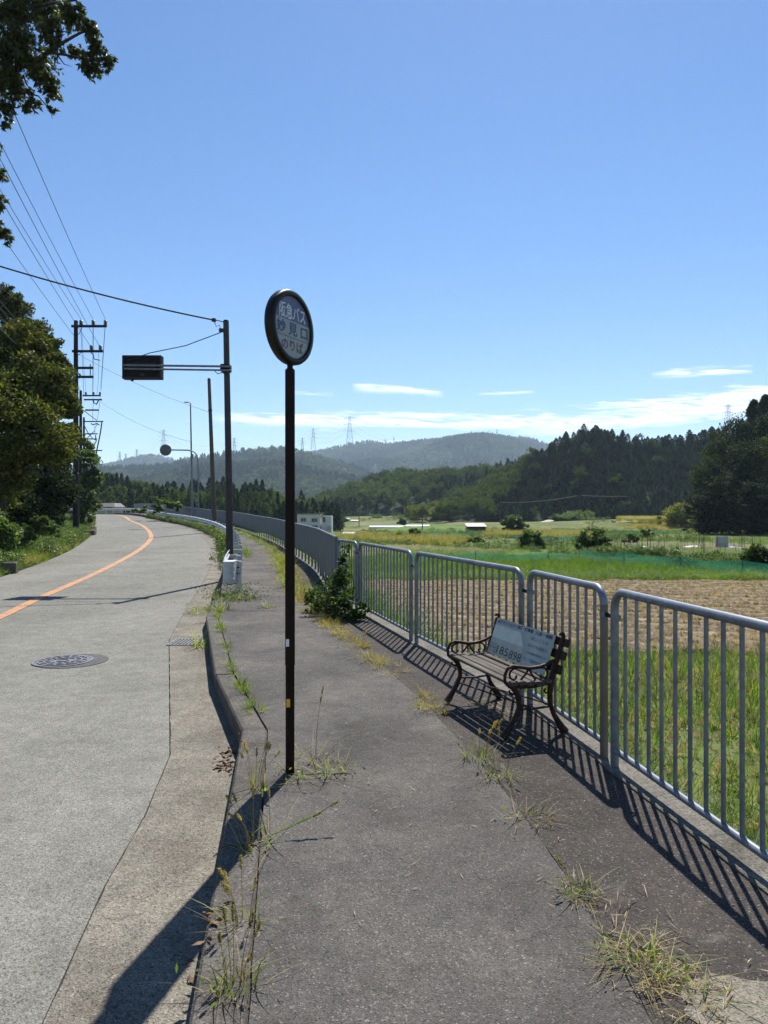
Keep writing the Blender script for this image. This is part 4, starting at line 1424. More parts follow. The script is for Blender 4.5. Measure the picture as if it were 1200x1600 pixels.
BT = [(160, 752, 'b'), (182, 756, 'b'), (204, 754, 'c'), (228, 760, 'b'), (214, 764, 'b'), (250, 762, 'c'), (268, 764, 'b'), (288, 760, 'b'), (312, 770, 'c'), (334, 756, 'b'), (352, 766, 'b'), (372, 770, 'c'), (384, 764, 'b'), (398, 766, 'b'), (416, 760, 'b'), (434, 768, 'c'), (470, 782, 'b'), (488, 792, 'b')]
for i, (u, v_, k) in enumerate(BT):
    k = {'c': 'conifer', 'b': 'broad'}[k]
    d = 168 + (i * 37 % 11) * 1.5
    gz = g((u - 600) / 1110 * d, d)
    top = ray(u, v_, d)
    s = (top.z - gz) / (10.0 if k == 'conifer' else 9.6)
    cnt_[k] += 1
    lab = '%s %s from the left in front of the wood behind the bend' % (ORD[cnt_[k]], {'conifer': 'dark pointed conifer', 'broad': 'rounded broadleaf tree'}[k])
    sc3 = (max(s, .5) * .62, max(s, .5) * .62, s)
    if k not in first:
        first.add(k); bp[k].location = (top.x, d, gz); bp[k].scale = sc3; bp[k]['label'] = lab
    else:
        dup(bp[k], (top.x, d, gz), rng.uniform(0, 6), lab, sc3)

# shrubs in the fields
def shrub(u, vt, vb, wpx, label, mat='bush', n=2600, name='field_shrub', group='single shrubs and small trees in the fields'):
    b = gp(u, vb)
    d = b.y
    h = (vb - vt) / 1110 * d; w = wpx / 1110 * d / 2
    lob = [((b.x, b.y, b.z + h * .62), (w * .7, w * .7, h * .38), n), ((b.x - w * .45, b.y, b.z + h * .38), (w * .55, w * .55, h * .34), n // 2), ((b.x + w * .45, b.y - .1, b.z + h * .36), (w * .55, w * .55, h * .33), n // 2)]
    ls = max(.09, 3.2 / 1110 * d)
    return tree(name, label, 'shrub', b, [(b.x, b.y, b.z - .1, .07 * h / 3), (b.x, b.y, b.z + h * .5, .04 * h / 3)], lob, (ls, ls * .55), LF[mat], limbs=True, group=group, low=-.9)
shrub(803, 804, 834, 44, 'round light green tree beside the tin roofed shed')
shrub(926, 824, 864, 60, 'large round shrub in the middle of the fields', n=4200)
shrub(832, 829, 861, 46, 'wide round shrub left of the large one', n=2600)
shrub(856, 764, 806, 30, 'pale tree at the foot of the conifer hill', 'bamboo', 1200)
shrub(884, 768, 806, 34, 'pale feathery tree leaning at the foot of the conifer hill', 'bamboo', 1200)
shrub(645, 826, 843, 30, 'low dark shrub beyond the white dome', n=1200)
shrub(622, 832, 844, 22, 'low dark shrub left of the white dome field edge', n=900)
shrub(688, 786, 812, 28, 'grey green tree in front of the rounded hill', 'forest', 1200)
shrub(532, 806, 822, 24, 'dark tree right of the pale house', 'broad', 1200)
shrub(630, 808, 822, 18, 'small tree behind the blue white tunnels', 'forest', 800)
shrub(1185, 852, 892, 60, 'dark leafy shrub at the right edge beside the green net', 'vine', 3800)
shrub(1120, 868, 884, 120, 'low dark hedge row behind the green net', 'vine', 3600)
shrub(1065, 790, 822, 70, 'pale scrubby bank beside the dark wood', 'bamboo', 2400)
shrub(985, 832, 850, 26, 'small leafy bush by the white plastic sheets', n=900)
shrub(1010, 826, 842, 24, 'small leafy bush behind the white plastic sheets', n=900)
shrub(740, 838, 850, 34, 'small dark bush in front of the tin roofed shed', n=900)

# bush growing through the foot of the railing
root = thing('railing_bush', 'leafy green bush growing through the foot of the railing', 'bush', (-.98, 11.0, 0))
def BL(x, y, z, r, n): return ((x + .98, y - 11.0, z), r, n)
lob = [BL(-.66, 10.6, .20, .30, 620), BL(-.42, 10.45, .15, .2, 330), BL(-.98, 11.1, .18, .26, 420), BL(-.74, 10.9, .42, .26, 420), BL(-.68, 11.0, .64, .22, 260), BL(-.64, 11.2, .90, .14, 90), BL(-.56, 11.1, 1.05, .11, 34), BL(-1.1, 11.4, .3, .22, 200)]
v, f = foliage(lob, .075, .042, .8, .05, csize=.42, low=-.9, per=28, hollow=.3)
link('crown', np_mesh('crown', v, f), LF['vine'], root, kind='stuff')
for k in range(6):
    a = Vector((random.uniform(.0, .5), random.uniform(-.5, .3), 0)); q = random.uniform(.4, 1.0)
    MB().tube([a, a + Vector((.03, -.03, q * .5)), a + Vector((-.04, .04, q))], [.008, .006, .003], 5).build('stem', MT['bark'], root)
# vine heap over the far guardrail
root = thing('vine_heap', 'heap of climbing vine covering the far guardrail at the bend', 'bush', ray(265, 806, 70))
b = root.location
v, f = foliage([(ray(u, q, 70) - b, r / 1110 * 70, n) for u, q, r, n in ((228, 800, 9, 420), (246, 799, 11, 520), (257, 790, 11, 600), (250, 780, 7, 260), (272, 790, 11, 520), (283, 795, 9, 360), (212, 800, 6, 220))], .22, .14, .8, .1)
link('crown', np_mesh('crown', v, f), LF['bush'], root, kind='stuff')
MB().tube([(0, 0, -.4), (.1, 0, .3), (-.5, 0, .8)], [.03, .025, .012], 5).build('stem', MT['bark'], root)
# ------------------------------------------------------------------ lettering
_dg_font = {}
def lettering(name, body, mat, parent, o, ex, ey, w, h, bold=.0, depth=.0006):
    """flat lettering centred at o, along ex and up ey, w x h metres"""
    cu = bpy.data.curves.new('text', 'FONT')
    cu.body = body
    cu.offset = bold
    cu.resolution_u = 3
    ob = bpy.data.objects.new('text', cu)
    scene.collection.objects.link(ob)
    dg = C.evaluated_depsgraph_get()
    me = bpy.data.meshes.new_from_object(ob.evaluated_get(dg))
    bpy.data.objects.remove(ob)
    n = len(me.vertices)
    if n == 0:
        return None
    co = np.zeros(n * 3, np.float32)
    me.vertices.foreach_get('co', co)
    co = co.reshape(-1, 3)
    lo, hi = co.min(0), co.max(0)
    q = (co[:, :2] - (lo[:2] + hi[:2]) / 2) / np.maximum(hi[:2] - lo[:2], 1e-6)
    ex, ey = unit(ex), unit(ey)
    nn = np.cross(ex, ey)
    P = np.asarray(o) + q[:, :1] * w * ex + q[:, 1:2] * h * ey + nn * depth
    me.vertices.foreach_set('co', P.astype(np.float32).ravel())
    me.materials.clear()
    me.update()
    return link(name, me, mat, parent)

# ------------------------------------------------------------------ bus stop sign
root = thing('bus_stop_sign', 'dark brown bus stop post with a round white and blue sign on top', 'bus stop sign', (-.577, 4.36, 0))
pa = unit((-.131, .991, 0)); pb = np.array([pa[1], -pa[0], 0])
Rp = np.array([pb, pa, [0, 0, 1]]).T           # local x across the panel, y along it
MB().box((0, 0, .36), (.054, .06, .74), rot=Rp, bevel=.01).build('post', MT['sign_pole'], root)
pc = pa * -.107
m = MB()
# case of the timetable panel: rounded edge profile swept round, seen edge on
W2, Z0, Z1, TH = .283, .74, 2.405, .0275
prof = []
for k in range(9):
    q = math.pi * k / 8
    prof.append((math.cos(q) * TH, math.sin(q) * .016))
for sgn in (-1, 1):
    rings = []
    for z in (Z0, Z0 + .01, Z1 - .03, Z1):
        sh = .8 if z == Z1 else 1.0
        rings.append([pc + pa * sgn * (W2 - .016) + pb * p[0] * sh + pa * sgn * p[1] * sh + np.array([0, 0, z]) for p in prof])
    m.loft(rings if sgn > 0 else [r_[::-1] for r_ in rings], 0, True, True, True)
m.box(pc + np.array([0, 0, Z0 + .025]), (TH * 2, W2 * 2 - .034, .05), rot=Rp)
m.box(pc + np.array([0, 0, Z1 - .03]), (TH * 2, W2 * 2 - .034, .05), rot=Rp)
m.build('timetable_case', MT['sign_pole'], root)
MB().box(pc + np.array([0, 0, (Z0 + Z1) / 2]), (TH * 1.5, W2 * 2 - .036, Z1 - Z0 - .1), rot=Rp).build('timetable_board', MT['sign_pole'], root)
m = MB()
m.tube([(0, 0, Z1 - .02), (0, 0, Z1 + .065)], .030, 12)
m.tube([(0, 0, Z1 + .065), (0, 0, Z1 + .105)], .018, 12)
m.build('stem', MT['sign_pole'], root)
th = R(62.5)
dn = np.array([math.sin(th), -math.cos(th), 0]); dt = np.array([math.cos(th), math.sin(th), 0]); dz = np.array([0, 0, 1.0])
dc = np.array([0, 0, 2.73])
face = MB().disc(dc - dn * .018, dn, 0, .194, .036, 56).build('disc_face', MT['sign_white'], root)
rim = MB()
prf = [(.188, -.030), (.200, -.033), (.222, -.028), (.228, -.015), (.228, .015), (.222, .028), (.200, .033), (.188, .030)]
rings = []
for q in np.linspace(0, 2 * math.pi, 65):
    rad = dt * math.cos(q) + dz * math.sin(q)
    rings.append([dc + rad * a + dn * b for a, b in prf])
rim.loft(rings, 0, True, False, True)
rim.build('rim', MT['rim'], root)
RI = .1895
seg = []
za = .205
a0 = math.asin(za)
for q in np.linspace(a0, math.pi - a0, 30):
    seg.append(dc + dn * .0190 + RI * (dt * math.cos(q) + dz * math.sin(q)))
MB().add(seg, [tuple(range(len(seg)))]).build('blue_band', MT['sign_blue'], face)
f0 = dc + dn * .0196
lettering('lettering', '阪急バス', MT['white'], face, f0 + dz * RI * .47, dt, dz, RI * 1.46, RI * .50, .012)
lettering('lettering', '妙 見 口', MT['ink_blue'], face, f0 - dz * RI * .055, dt, dz, RI * 1.72, RI * .42, .018)
lettering('lettering', 'のりば', MT['ink_red'], face, f0 - dz * RI * .59, dt, dz, RI * 1.2, RI * .36, .012)
MB().box(f0 - dz * RI * .335, (RI * 1.82, .0012, .0022), rot=np.array([dt, dn, dz]).T).build('ruled_line', MT['ink_dark'], face)
edge = pc - pa * (W2 + .0005)
MB().box(edge - pb * .014 + np.array([0, 0, .868]), (.018, .0016, .042), rot=Rp).build('sticker', MT['white'], root, label='small white sticker on the edge of the case')
MB().box(-pa * .0310 - pb * .011 + np.array([0, 0, .435]), (.023, .0016, .05), rot=Rp).build('sticker', MT['yellow'], root, label='small yellow sticker low on the post')

# ------------------------------------------------------------------ bench
BTH = math.atan2(-.95, .31)
root = thing('bench', 'small bench of rusty scrolled iron and grey slats with an advertising sheet on its back', 'bench', (.564, 5.96, .0), BTH)
BLn = 1.01
def yz(path, u): return [(u, p[0], p[1]) for p in path]
def curl(c, r, a0, a1, turns_r=.25, n=16):
    return [(c[0] + (r * (1 - (1 - turns_r) * k / (n - 1))) * math.cos(a0 + (a1 - a0) * k / (n - 1)), c[1] + (r * (1 - (1 - turns_r) * k / (n - 1))) * math.sin(a0 + (a1 - a0) * k / (n - 1))) for k in range(n)]
for u in (0.0, BLn):
    sd_ = MB()
    sd_.tube(yz([(0, .372), (.10, .362), (.2, .358), (.34, .378)], u), .015, 8)
    sd_.tube(yz([(.34, .37), (.355, .44), (.385, .53), (.42, .63), (.445, .70), (.44, .722), (.42, .725), (.412, .708)], u), [.022, .022, .02, .018, .015, .013, .011, .009], 8)
    side = sd_.build('side_frame', MT['iron'], root)
    MB().tube(yz([(-.045, .012), (-.022, .035), (.012, .085), (.055, .15), (.082, .215), (.080, .28), (.055, .335), (.012, .378)], u), [.030, .029, .022, .018, .018, .020, .022, .018], 9).build('leg', MT['iron'], side)
    MB().tube(yz([(.455, .012), (.435, .035), (.40, .085), (.36, .15), (.335, .22), (.330, .29), (.336, .34), (.345, .385)], u), [.032, .030, .023, .018, .018, .02, .022, .02], 9).build('leg', MT['iron'], side)
    MB().tube(yz([(.078, .205), (.20, .198), (.336, .205)], u), .0085, 7).build('stretcher', MT['iron'], side)
    ar = MB()
    ar.tube(yz([(-.005, .378), (-.028, .40), (-.03, .45), (-.01, .495), (.03, .512), (.09, .502), (.16, .488), (.24, .492), (.31, .51), (.385, .545)], u), [.012, .012, .012, .0125, .013, .0135, .014, .0135, .0125, .011], 8)
    ar.build('armrest', MT['iron'], side)
    sc = MB()
    sc.tube(yz(curl((.045, .445), .052, 1.2, 1.2 + 5.2), u), .008, 6)
    sc.tube(yz(curl((.27, .435), .055, 1.9, 1.9 - 5.2), u), .008, 6)
    sc.tube(yz([(.16, .488), (.135, .45), (.10, .415), (.09, .375)], u), .008, 6)
    sc.tube(yz([(.16, .488), (.18, .45), (.21, .41), (.215, .37)], u), .008, 6)
    sc.tube(yz(curl((.032, .33), .028, 2.6, 2.6 + 5.0), u), .007, 6)
    sc.tube(yz(curl((.30, .325), .03, .5, .5 - 5.0), u), .007, 6)
    sc.build('scrollwork', MT['iron'], side)
    for q in (.455, .555, .655):
        yb = .355 + (q - .44) * .34
        MB().box((u, yb + .045, q), (.034, .04, .055), rot=Matrix.Rotation(-.3, 3, 'X'), bevel=.006).build('slat_bracket', MT['iron'], side)
for k, y in enumerate((.012, .082, .150, .218, .286)):
    MB().box((BLn / 2 + rng.uniform(-.01, .01), y, .394 - .0 + (-.006 if k in (2, 3) else .004)), (BLn + .13, .056, .024), bevel=.005).build('seat_slat', MT['wood'], root)
for k, z in enumerate((.475, .570, .660)):
    y = .355 + (z - .44) * .34 + .012
    MB().box((BLn / 2 + .01 + rng.uniform(-.01, .01), y, z), (BLn + .13, .022, .062), rot=Matrix.Rotation(-.32, 3, 'X'), bevel=.005).build('back_slat', MT['iron'], root)
MB().tube([(0, .078, .16), (BLn, .2, .20)], .006, 6).build('tie_rod', MT['iron'], root)
MB().tube([(.0, .33, .115), (BLn * .98, .335, .215)], .006, 6).build('tie_rod', MT['iron'], root)
# advertising sheet
P0, P1 = np.array([.045, .315, .415]), np.array([.045, .418, .70])
PU = np.array([.915, 0, 0]); PV = P1 - P0
PNn = unit(np.cross(PU, PV))
if PNn[1] > 0: PNn = -PNn
def pp(s, t_, lift=0.0):
    sag = .010 * math.sin(math.pi * s) + .006 * math.sin(5 * s + 2 * t_)
    return P0 + PU * s + PV * t_ + PNn * (lift + .004 + sag * (t_ - .4))
m = MB()
nu, nv = 16, 6
fr = [pp(i / nu, j / nv) for j in range(nv + 1) for i in range(nu + 1)]
bkv = [pp(i / nu, j / nv, -.0025) for j in range(nv + 1) for i in range(nu + 1)]
fs = [(j * (nu + 1) + i, j * (nu + 1) + i + 1, (j + 1) * (nu + 1) + i + 1, (j + 1) * (nu + 1) + i) for j in range(nv) for i in range(nu)]
m.add(fr, fs, 0, True).add(bkv, [f[::-1] for f in fs], 0, True)
sheet = m.build('advert_sheet', MT['poster'], root, label='grey green advertising sheet with a faded house shape and black lettering')
def patch(name, rows, lift, mat):
    vs_ = []
    k = 12
    for t_, s0, s1 in rows:
        vs_ += [pp(s0 + (s1 - s0) * i / k, t_, lift) for i in range(k + 1)]
    fs = [(j * (k + 1) + i, j * (k + 1) + i + 1, (j + 1) * (k + 1) + i + 1, (j + 1) * (k + 1) + i) for j in range(len(rows) - 1) for i in range(k)]
    MB().add(vs_, fs).build(name, mat, sheet)
patch('printed_house', [(.0, 0, .61), (.15, 0, .605), (.30, 0, .595), (.46, 0, .58)], .0016, MT['poster_dark'])
patch('printed_house', [(.46, 0, .58), (.6, 0, .54), (.7, 0, .51), (.80, 0, .47)], .0016, MT['poster_pale'])
def ptext(body, s0, s1, t0, t1, mat, bold=.0):
    o = pp((s0 + s1) / 2, (t0 + t1) / 2, .0030)
    lettering('lettering', body, mat, sheet, o, pp(s1, (t0 + t1) / 2) - pp(s0, (t0 + t1) / 2), PV, (s1 - s0) * .915, (t1 - t0) * np.linalg.norm(PV), bold, .0006)
ptext('賃貸マンション', .03, .36, .865, .965, MT['ink_dark'], .02)
ptext('・店舗・駐車場', .37, .66, .865, .965, MT['ink_dark'], .03)
ptext('・入居・相談', .67, .97, .865, .965, MT['ink_dark'], .02)
ptext('詳しいことは', .66, .93, .70, .79, MT['ink_grey'], .01)
ptext('なんでも相談に', .64, .95, .52, .61, MT['ink_grey'], .01)
ptext('この地域の御用です', .63, .96, .34, .43, MT['ink_grey'], .01)
ptext('そして建物まで', .63, .92, .16, .25, MT['ink_grey'], .01)
ptext('185', .155, .365, .07, .29, MT['ink_dark'], .0)
ptext('898', .385, .60, .06, .28, MT['ink_dark'], .0)
ptext('くらしの', .01, .13, .25, .32, MT['ink_dark'], .0)
ptext('(有)不動産', .01, .14, .16, .22, MT['ink_dark'], .0)
ptext('TEL', .10, .145, .05, .13, MT['ink_dark'], .0)

# ------------------------------------------------------------------ bar railing
def railing(label, p0, p1, nb, post1_mat=None, link_near=True, h=1.10):
    L_ = math.dist(p0, p1)
    ang = math.atan2(p1[1] - p0[1], p1[0] - p0[0])
    root = thing('bar_railing', label, 'railing', (p0[0], p0[1], .004), ang, 'bar railing panels between the sidewalk and the fields')
    rc, rr = .11, .0255
    arc = [(rc - rc * math.cos(q), h - rc + rc * math.sin(q)) for q in np.linspace(0, math.pi / 2, 7)]
    top = [(x, 0, z) for x, z in arc] + [(L_ - x, 0, z) for x, z in arc[::-1]]
    MB().tube(top, rr, 12).build('top_rail', MT['galv'], root)
    MB().tube([(0, 0, -.03), (0, 0, h - rc)], rr, 12).build('post', post1_mat or MT['galv'], root)
    MB().tube([(L_, 0, -.03), (L_, 0, h - rc)], rr, 12).build('post', MT['galv'], root)
    MB().tube([(.02, 0, .105), (L_ - .02, 0, .105)], .0205, 10).build('bottom_rail', MT['galv'], root)
    bar = None
    for k in range(1, nb + 1):
        x = L_ * k / (nb + 1)
        if bar is None:
            bar = MB().tube([(0, 0, .115), (0, 0, h - .015)], .0115, 8).mesh('bar')
        o = link('bar', bar, MT['galv'], root)
        o.location = (x, 0, 0)
    if link_near:
        cl = MB().box((-.085, 0, .935), (.118, .012, .028), bevel=.002).build('link_clamp', MT['dark'], root)
        for xq in (0, -.165):
            MB().disc((xq, 0, .917), (0, 0, 1), rr, rr + .004, .036, 14).build('band', MT['galv'], cl)
    return root
railing('bar railing panel nearest the camera, right of the bench and cut by the picture edge', (1.445, 4.45), (1.835, 1.88), 18, link_near=False)
railing('short bar railing panel just right of the bench, with a stained brownish post', (1.428, 4.61), (1.212, 5.90), 9, MT['galv_rust'], True)
railing('bar railing panel directly behind the bench', (1.165, 6.02), (.395, 8.62), 18, None, True)
railing('bar railing panel between the bench and the leafy bush', (.335, 8.80), (-.39, 11.36), 17, None, True)
railing('shortest bar railing panel, half hidden behind the leafy bush', (-.445, 11.53), (-.815, 12.58), 7, None, True)
railing('bar railing panel beside the photographer, outside the picture', (1.86, 1.72), (2.22, -.75), 18, None, True) if False else None

# ------------------------------------------------------------------ solid panel fence up to the bend
def arc_points(f, y0, y1, step):
    out, y = [], y0
    while y < y1:
        out.append((f(y), y))
        dx = (f(y + .1) - f(y)) / .1
        y += step / math.sqrt(1 + dx * dx)
    return out
fp = arc_points(xF, 12.72, 92, 1.0)
froot = thing('panel_fence', 'long grey blue fence of solid metal sheets curving away beside the sidewalk', 'fence', (fp[0][0], fp[0][1], 0))
fb = Vector((fp[0][0], fp[0][1], 0))
tr_, br_ = [], []
for i in range(len(fp)):
    x, y = fp[i]
    z = zw(y) + .03
    MB().box(Vector((x, y, z + .13)) - fb, (.05, .05, .30), bevel=.004).build('post', MT['sheet'], froot)
    tr_.append(Vector((x, y, z + 1.115)) - fb)
    br_.append(Vector((x, y, z + .235)) - fb)
    if i + 1 < len(fp):
        x2, y2 = fp[i + 1]
        z2 = zw(y2) + .03
        d = Vector((x2 - x, y2 - y, z2 - z)); nrm = Vector((-d.y, d.x, 0)).normalized()
        a = Vector((x, y, z)) - fb + d * .012; b = Vector((x, y, z)) - fb + d * .988
        vs_ = []
        for p in (a, b):
            for zz in (.25, 1.09):
                for s in (-.016, .016):
                    vs_.append(p + Vector((0, 0, zz)) + nrm * s)
        fs = [(0, 2, 3, 1), (4, 5, 7, 6), (0, 4, 6, 2), (1, 3, 7, 5), (2, 6, 7, 3), (0, 1, 5, 4)]
        m = MB().add(vs_, fs)
        c = a.lerp(b, .5)
        for s in (-.018, .018):       # pressed rib along the middle of the sheet
            rv = [c + Vector((0, 0, zz)) + nrm * s + d.normalized() * e for zz in (.27, 1.07) for e in (-.012, .012)]
            m.add([v + nrm * (.004 if s > 0 else -.004) for v in rv], [(0, 1, 3, 2)])
        m.build('panel', MT['sheet'], froot)
MB().tube(tr_, .026, 8).build('top_rail', MT['galv'], froot)
MB().tube(br_, .014, 6).build('bottom_rail', MT['galv'], froot)
MB().tube([(0, 0, 0), (0, 0, 1.13)], .03, 10).build('end_post', MT['sheet'], froot)

# ------------------------------------------------------------------ guardrail
gr = [(-3.10, 13.9), (-3.55, 16), (-4.02, 18.5), (-4.72, 22), (-6.48, 30), (-9.0, 40), (-12.2, 50), (-16.3, 60), (-20.1, 67), (-24.3, 75), (-27.7, 81), (-31.3, 87), (-35, 92), (-40, 96), (-47, 98.5), (-58, 99.5), (-72, 100)]
def spline(pts, step):
    P = np.array(pts, float)
    out = []
    for i in range(len(P) - 1):
        p0, p1, p2, p3 = P[max(i - 1, 0)], P[i], P[i + 1], P[min(i + 2, len(P) - 1)]
        k = max(1, int(np.linalg.norm(p2 - p1) / step))
        for j in range(k):
            t_ = j / k
            out.append(.5 * ((2 * p1) + (-p0 + p2) * t_ + (2 * p0 - 5 * p1 + 4 * p2 - p3) * t_**2 + (-p0 + 3 * p1 - 3 * p2 + p3) * t_**3))
    out.append(P[-1])
    return out
gpth = spline(gr, .7)
groot = thing('guardrail', 'white corrugated steel guardrail curving along the road edge', 'guardrail', (gr[0][0], gr[0][1], 0))
gb = np.array([gr[0][0], gr[0][1], 0])
PROF = [(0.0, .30), (-.045, .335), (-.06, .36), (-.045, .39), (-.005, .42), (.0, .45), (-.005, .48), (-.045, .51), (-.06, .54), (-.045, .565), (0, .60)]
rings = []
for i, p in enumerate(gpth):
    t_ = gpth[min(i + 1, len(gpth) - 1)] - gpth[max(i - 1, 0)]
    t_ = t_ / np.linalg.norm(t_)
    nr = np.array([t_[1], -t_[0]])                 # to the sidewalk side
    z = zw(p[1]) + .02
    ring = [(p[0] + nr[0] * a - gb[0], p[1] + nr[1] * a - gb[1], z + b) for a, b in PROF]
    ring += [(p[0] + nr[0] * (a + .006) - gb[0], p[1] + nr[1] * (a + .006) - gb[1], z + b) for a, b in PROF[::-1]]
    rings.append(ring)
MB().loft(rings, 0, True, True, True).build('beam', MT['white_rail'], groot)
# end wing: sheet bent round towards the sidewalk
c0 = np.array([0.075, -.06]); rings = []
for q in np.linspace(math.pi * 1.02, math.pi * 1.98, 10):
    cx, cy_ = c0[0] + .10 * math.cos(q), c0[1] + .13 * math.sin(q)
    rings.append([(cx, cy_, .21), (cx, cy_, .632), (cx + .008 * math.cos(q), cy_ - .008, .632), (cx + .008 * math.cos(q), cy_ - .008, .21)])
m = MB().loft(rings, 0, True, True)
m.box((.075, .09, .636), (.21, .44, .006))
m.box((-.03, .12, .42), (.008, .32, .42)).box((.175, .08, .42), (.008, .24, .42))
for zq in (.30, .42, .54):
    m.tube([(c0[0] + .106 * math.cos(q), c0[1] + .136 * math.sin(q), zq) for q in np.linspace(math.pi * 1.02, math.pi * 1.98, 10)], .011, 5)
m.build('end_wing', MT['white_rail'], groot)
acc, last = 0.0, None
pm = None
for i, p in enumerate(gpth):
    if last is not None:
        acc += np.linalg.norm(p - last)
    last = p
    if i == 0 or acc >= 2.0:
        acc = 0 if i else 0
        t_ = gpth[min(i + 1, len(gpth) - 1)] - gpth[max(i - 1, 0)]
        t_ = t_ / np.linalg.norm(t_); nr = np.array([t_[1], -t_[0]])
        q = p + nr * .255 + t_ * (.22 if i == 0 else 0)
        if pm is None:
            m_ = MB().tube([(0, 0, -.1), (0, 0, .62)], .057, 14).tube([(0, 0, .62), (0, 0, .645)], [.062, .05], 14)
            m_.box((-.13, 0, .45), (.24, .07, .10)); pm = m_.mesh('post')
            bm_ = MB().box((.0, -.06, .52), (.05, .012, .02)).box((.0, -.06, .40), (.05, .012, .02)).mesh('bolt')
        o = link('post', pm, MT['white_rail'], groot); o.location = (q[0] - gb[0], q[1] - gb[1], zw(p[1]) - .02)
        if i < 20:
            o2 = link('bolt', bm_, MT['dark'], o)

# ------------------------------------------------------------------ electronic sign on its pole
sx, sy = -4.06, 18.7
root = thing('information_sign', 'roadside electronic sign seen from its black back on a tall pole beside the guardrail', 'road sign', (sx, sy, -.05))
MB().tube([(0, 0, 0), (-.02, 0, 2.2), (-.10, 0, 6.66)], [.098, .09, .075], 14).build('pole', MT['steel_brown'], root)
MB().tube([(-.10, 0, 6.66), (-.10, 0, 6.70)], [.078, .06], 14).build('pole_cap', MT['dark'], root)
D_ = sy
def sp(u, v, dy=0.0): return tuple(Vector(ray(u, v, D_ + dy)) - Vector((sx, sy, -.05)))
m = MB()
a, b = sp(193, 570.5, -.13), sp(361, 572.5, -.13)
m.tube([a, b], .030, 10)
a2, b2 = sp(194, 576.0, -.13), sp(361, 578.5, -.13)
m.tube([a2, b2], .026, 10)
m.build('arm', MT['galv'], root)
m = MB()
for u in (197, 247):
    m.box(sp(u, 573.5, -.10), (.10, .09, .24), bevel=.01)
m.box(sp(353, 575.5, -.02), (.26, .24, .20), bevel=.02)
m.build('bracket', MT['dark'], root)
cx_ = sp(223.3, 574.5)
m = MB().box(cx_, (1.03, .22, .62), bevel=.015)
m.build('sign_box', MT['dark'], root)
m = MB()
for dx_, dz_, w_, h_ in ((0, .285, 1.0, .03), (0, -.285, 1.0, .03), (-.49, 0, .03, .6), (.49, 0, .03, .6), (0, 0.09, 1.0, .02)):
    m.box((cx_[0] + dx_, cx_[1] - .118, cx_[2] + dz_), (w_, .012, h_))
m.build('back_frame', MT['cable'], root)
MB().box((cx_[0] + .02, cx_[1] - .117, cx_[2] - .205), (.10, .012, .055)).build('maker_plate', MT['steel_brown'], root)
m = MB().box((cx_[0] - .28, cx_[1], cx_[2] - .33), (.05, .06, .05))
m.build('sensor', MT['dark'], root)
m = MB()
m.tube([sp(346, 519), sp(290, 540, -.08), sp(234, 551.5, -.12), sp(200, 563, -.13)], .012, 6)
m.build('stay_wire', MT['cable'], root)
m = MB()
m.tube([sp(335, 579, -.1), sp(340, 584, -.1), sp(347, 582, -.1), sp(353, 586, -.1), sp(358, 579)], .012, 6)
m.tube([sp(334, 500), sp(338, 510), sp(343, 508), sp(346, 517), sp(350, 520)], .012, 6)
m.box(sp(334, 500), (.10, .08, .08)).tube([sp(337, 500), sp(350, 503)], .014, 6).box(sp(346, 516), (.12, .1, .08))
m.build('cable_fitting', MT['cable'], root)

# ------------------------------------------------------------------ concrete pole, street lamp, mirror
b = ray(335.5, 812, 50); b.z = zw(50) - .1
t2 = ray(326.5, 592, 50)
root = thing('concrete_pole', 'leaning plain concrete pole without arms behind the guardrail', 'pole', b)
MB().tube([(0, 0, 0), (t2 - b) * .5, t2 - b], [.175, .145, .112], 14).build('shaft', MT['concrete_pole'], root)
MB().tube([(t2 - b), (t2 - b) + Vector((0, 0, .05))], [.112, .08], 14).build('cap', MT['concrete_pole'], root)
MB().disc((t2 - b) * .79, (0, 0, 1), .10, .145, .07, 14).build('band', MT['dark'], root)
b = ray(301, 803, 61); b.z = zw(61) - .1
t2 = ray(297.5, 630, 61) - b
root = thing('street_lamp', 'slim street lamp with a small flat head at the bend', 'street lamp', b)
MB().tube([(0, 0, 0), (t2.x, 0, t2.z)], [.10, .055], 10).build('pole', MT['galv'], root)
MB().tube([(t2.x, 0, t2.z), (t2.x - .08, 0, t2.z + .06), (t2.x - .22, 0, t2.z + .07)], .035, 8).build('arm', MT['galv'], root)
MB().box((t2.x - .34, 0, t2.z + .08), (.38, .22, .07), bevel=.02).build('lamp_head', MT['galv'], root)
MB().box((t2.x * .55 + .1, 0, t2.z * .56), (.14, .2, .4), bevel=.02).build('control_box', MT['galv'], root)
b = ray(310.5, 806, 58); b.z = zw(58) - .1
root = thing('traffic_mirror', 'round traffic mirror on a bent arm, seen from its grey back', 'traffic mirror', b)
mp_ = [Vector((0, 0, 0)), ray(310, 760, 58) - b, ray(309.5, 722, 58) - b, ray(307.5, 711, 58) - b, ray(302, 705, 58) - b, ray(294, 703.4, 58) - b, ray(266, 703, 58) - b]
MB().tube(mp_, .055, 10).build('arm', MT['galv'], root)
mc = ray(258.5, 703, 58) - b
m = MB()
prof = [(.0, -.16), (.2, -.145), (.36, -.09), (.44, -.02), (.475, .02), (.475, .05), (.44, .05)]
rings = [[tuple(mc + Vector((r_ * math.cos(q), y_, r_ * math.sin(q)))) for q in np.linspace(0, 6.2832, 28, endpoint=False)] for r_, y_ in prof]
m.loft(rings, 0, True, False, True)
m.build('mirror_shell', MT['mirror_back'], root)
MB().disc(mc + Vector((0, .035, 0)), (0, 1, 0), 0, .44, .006, 28).build('mirror_face', MT['galv'], root)
MB().box(mc + Vector((.3, -.12, 0)), (.34, .1, .12), bevel=.02).build('bracket', MT['galv'], root)
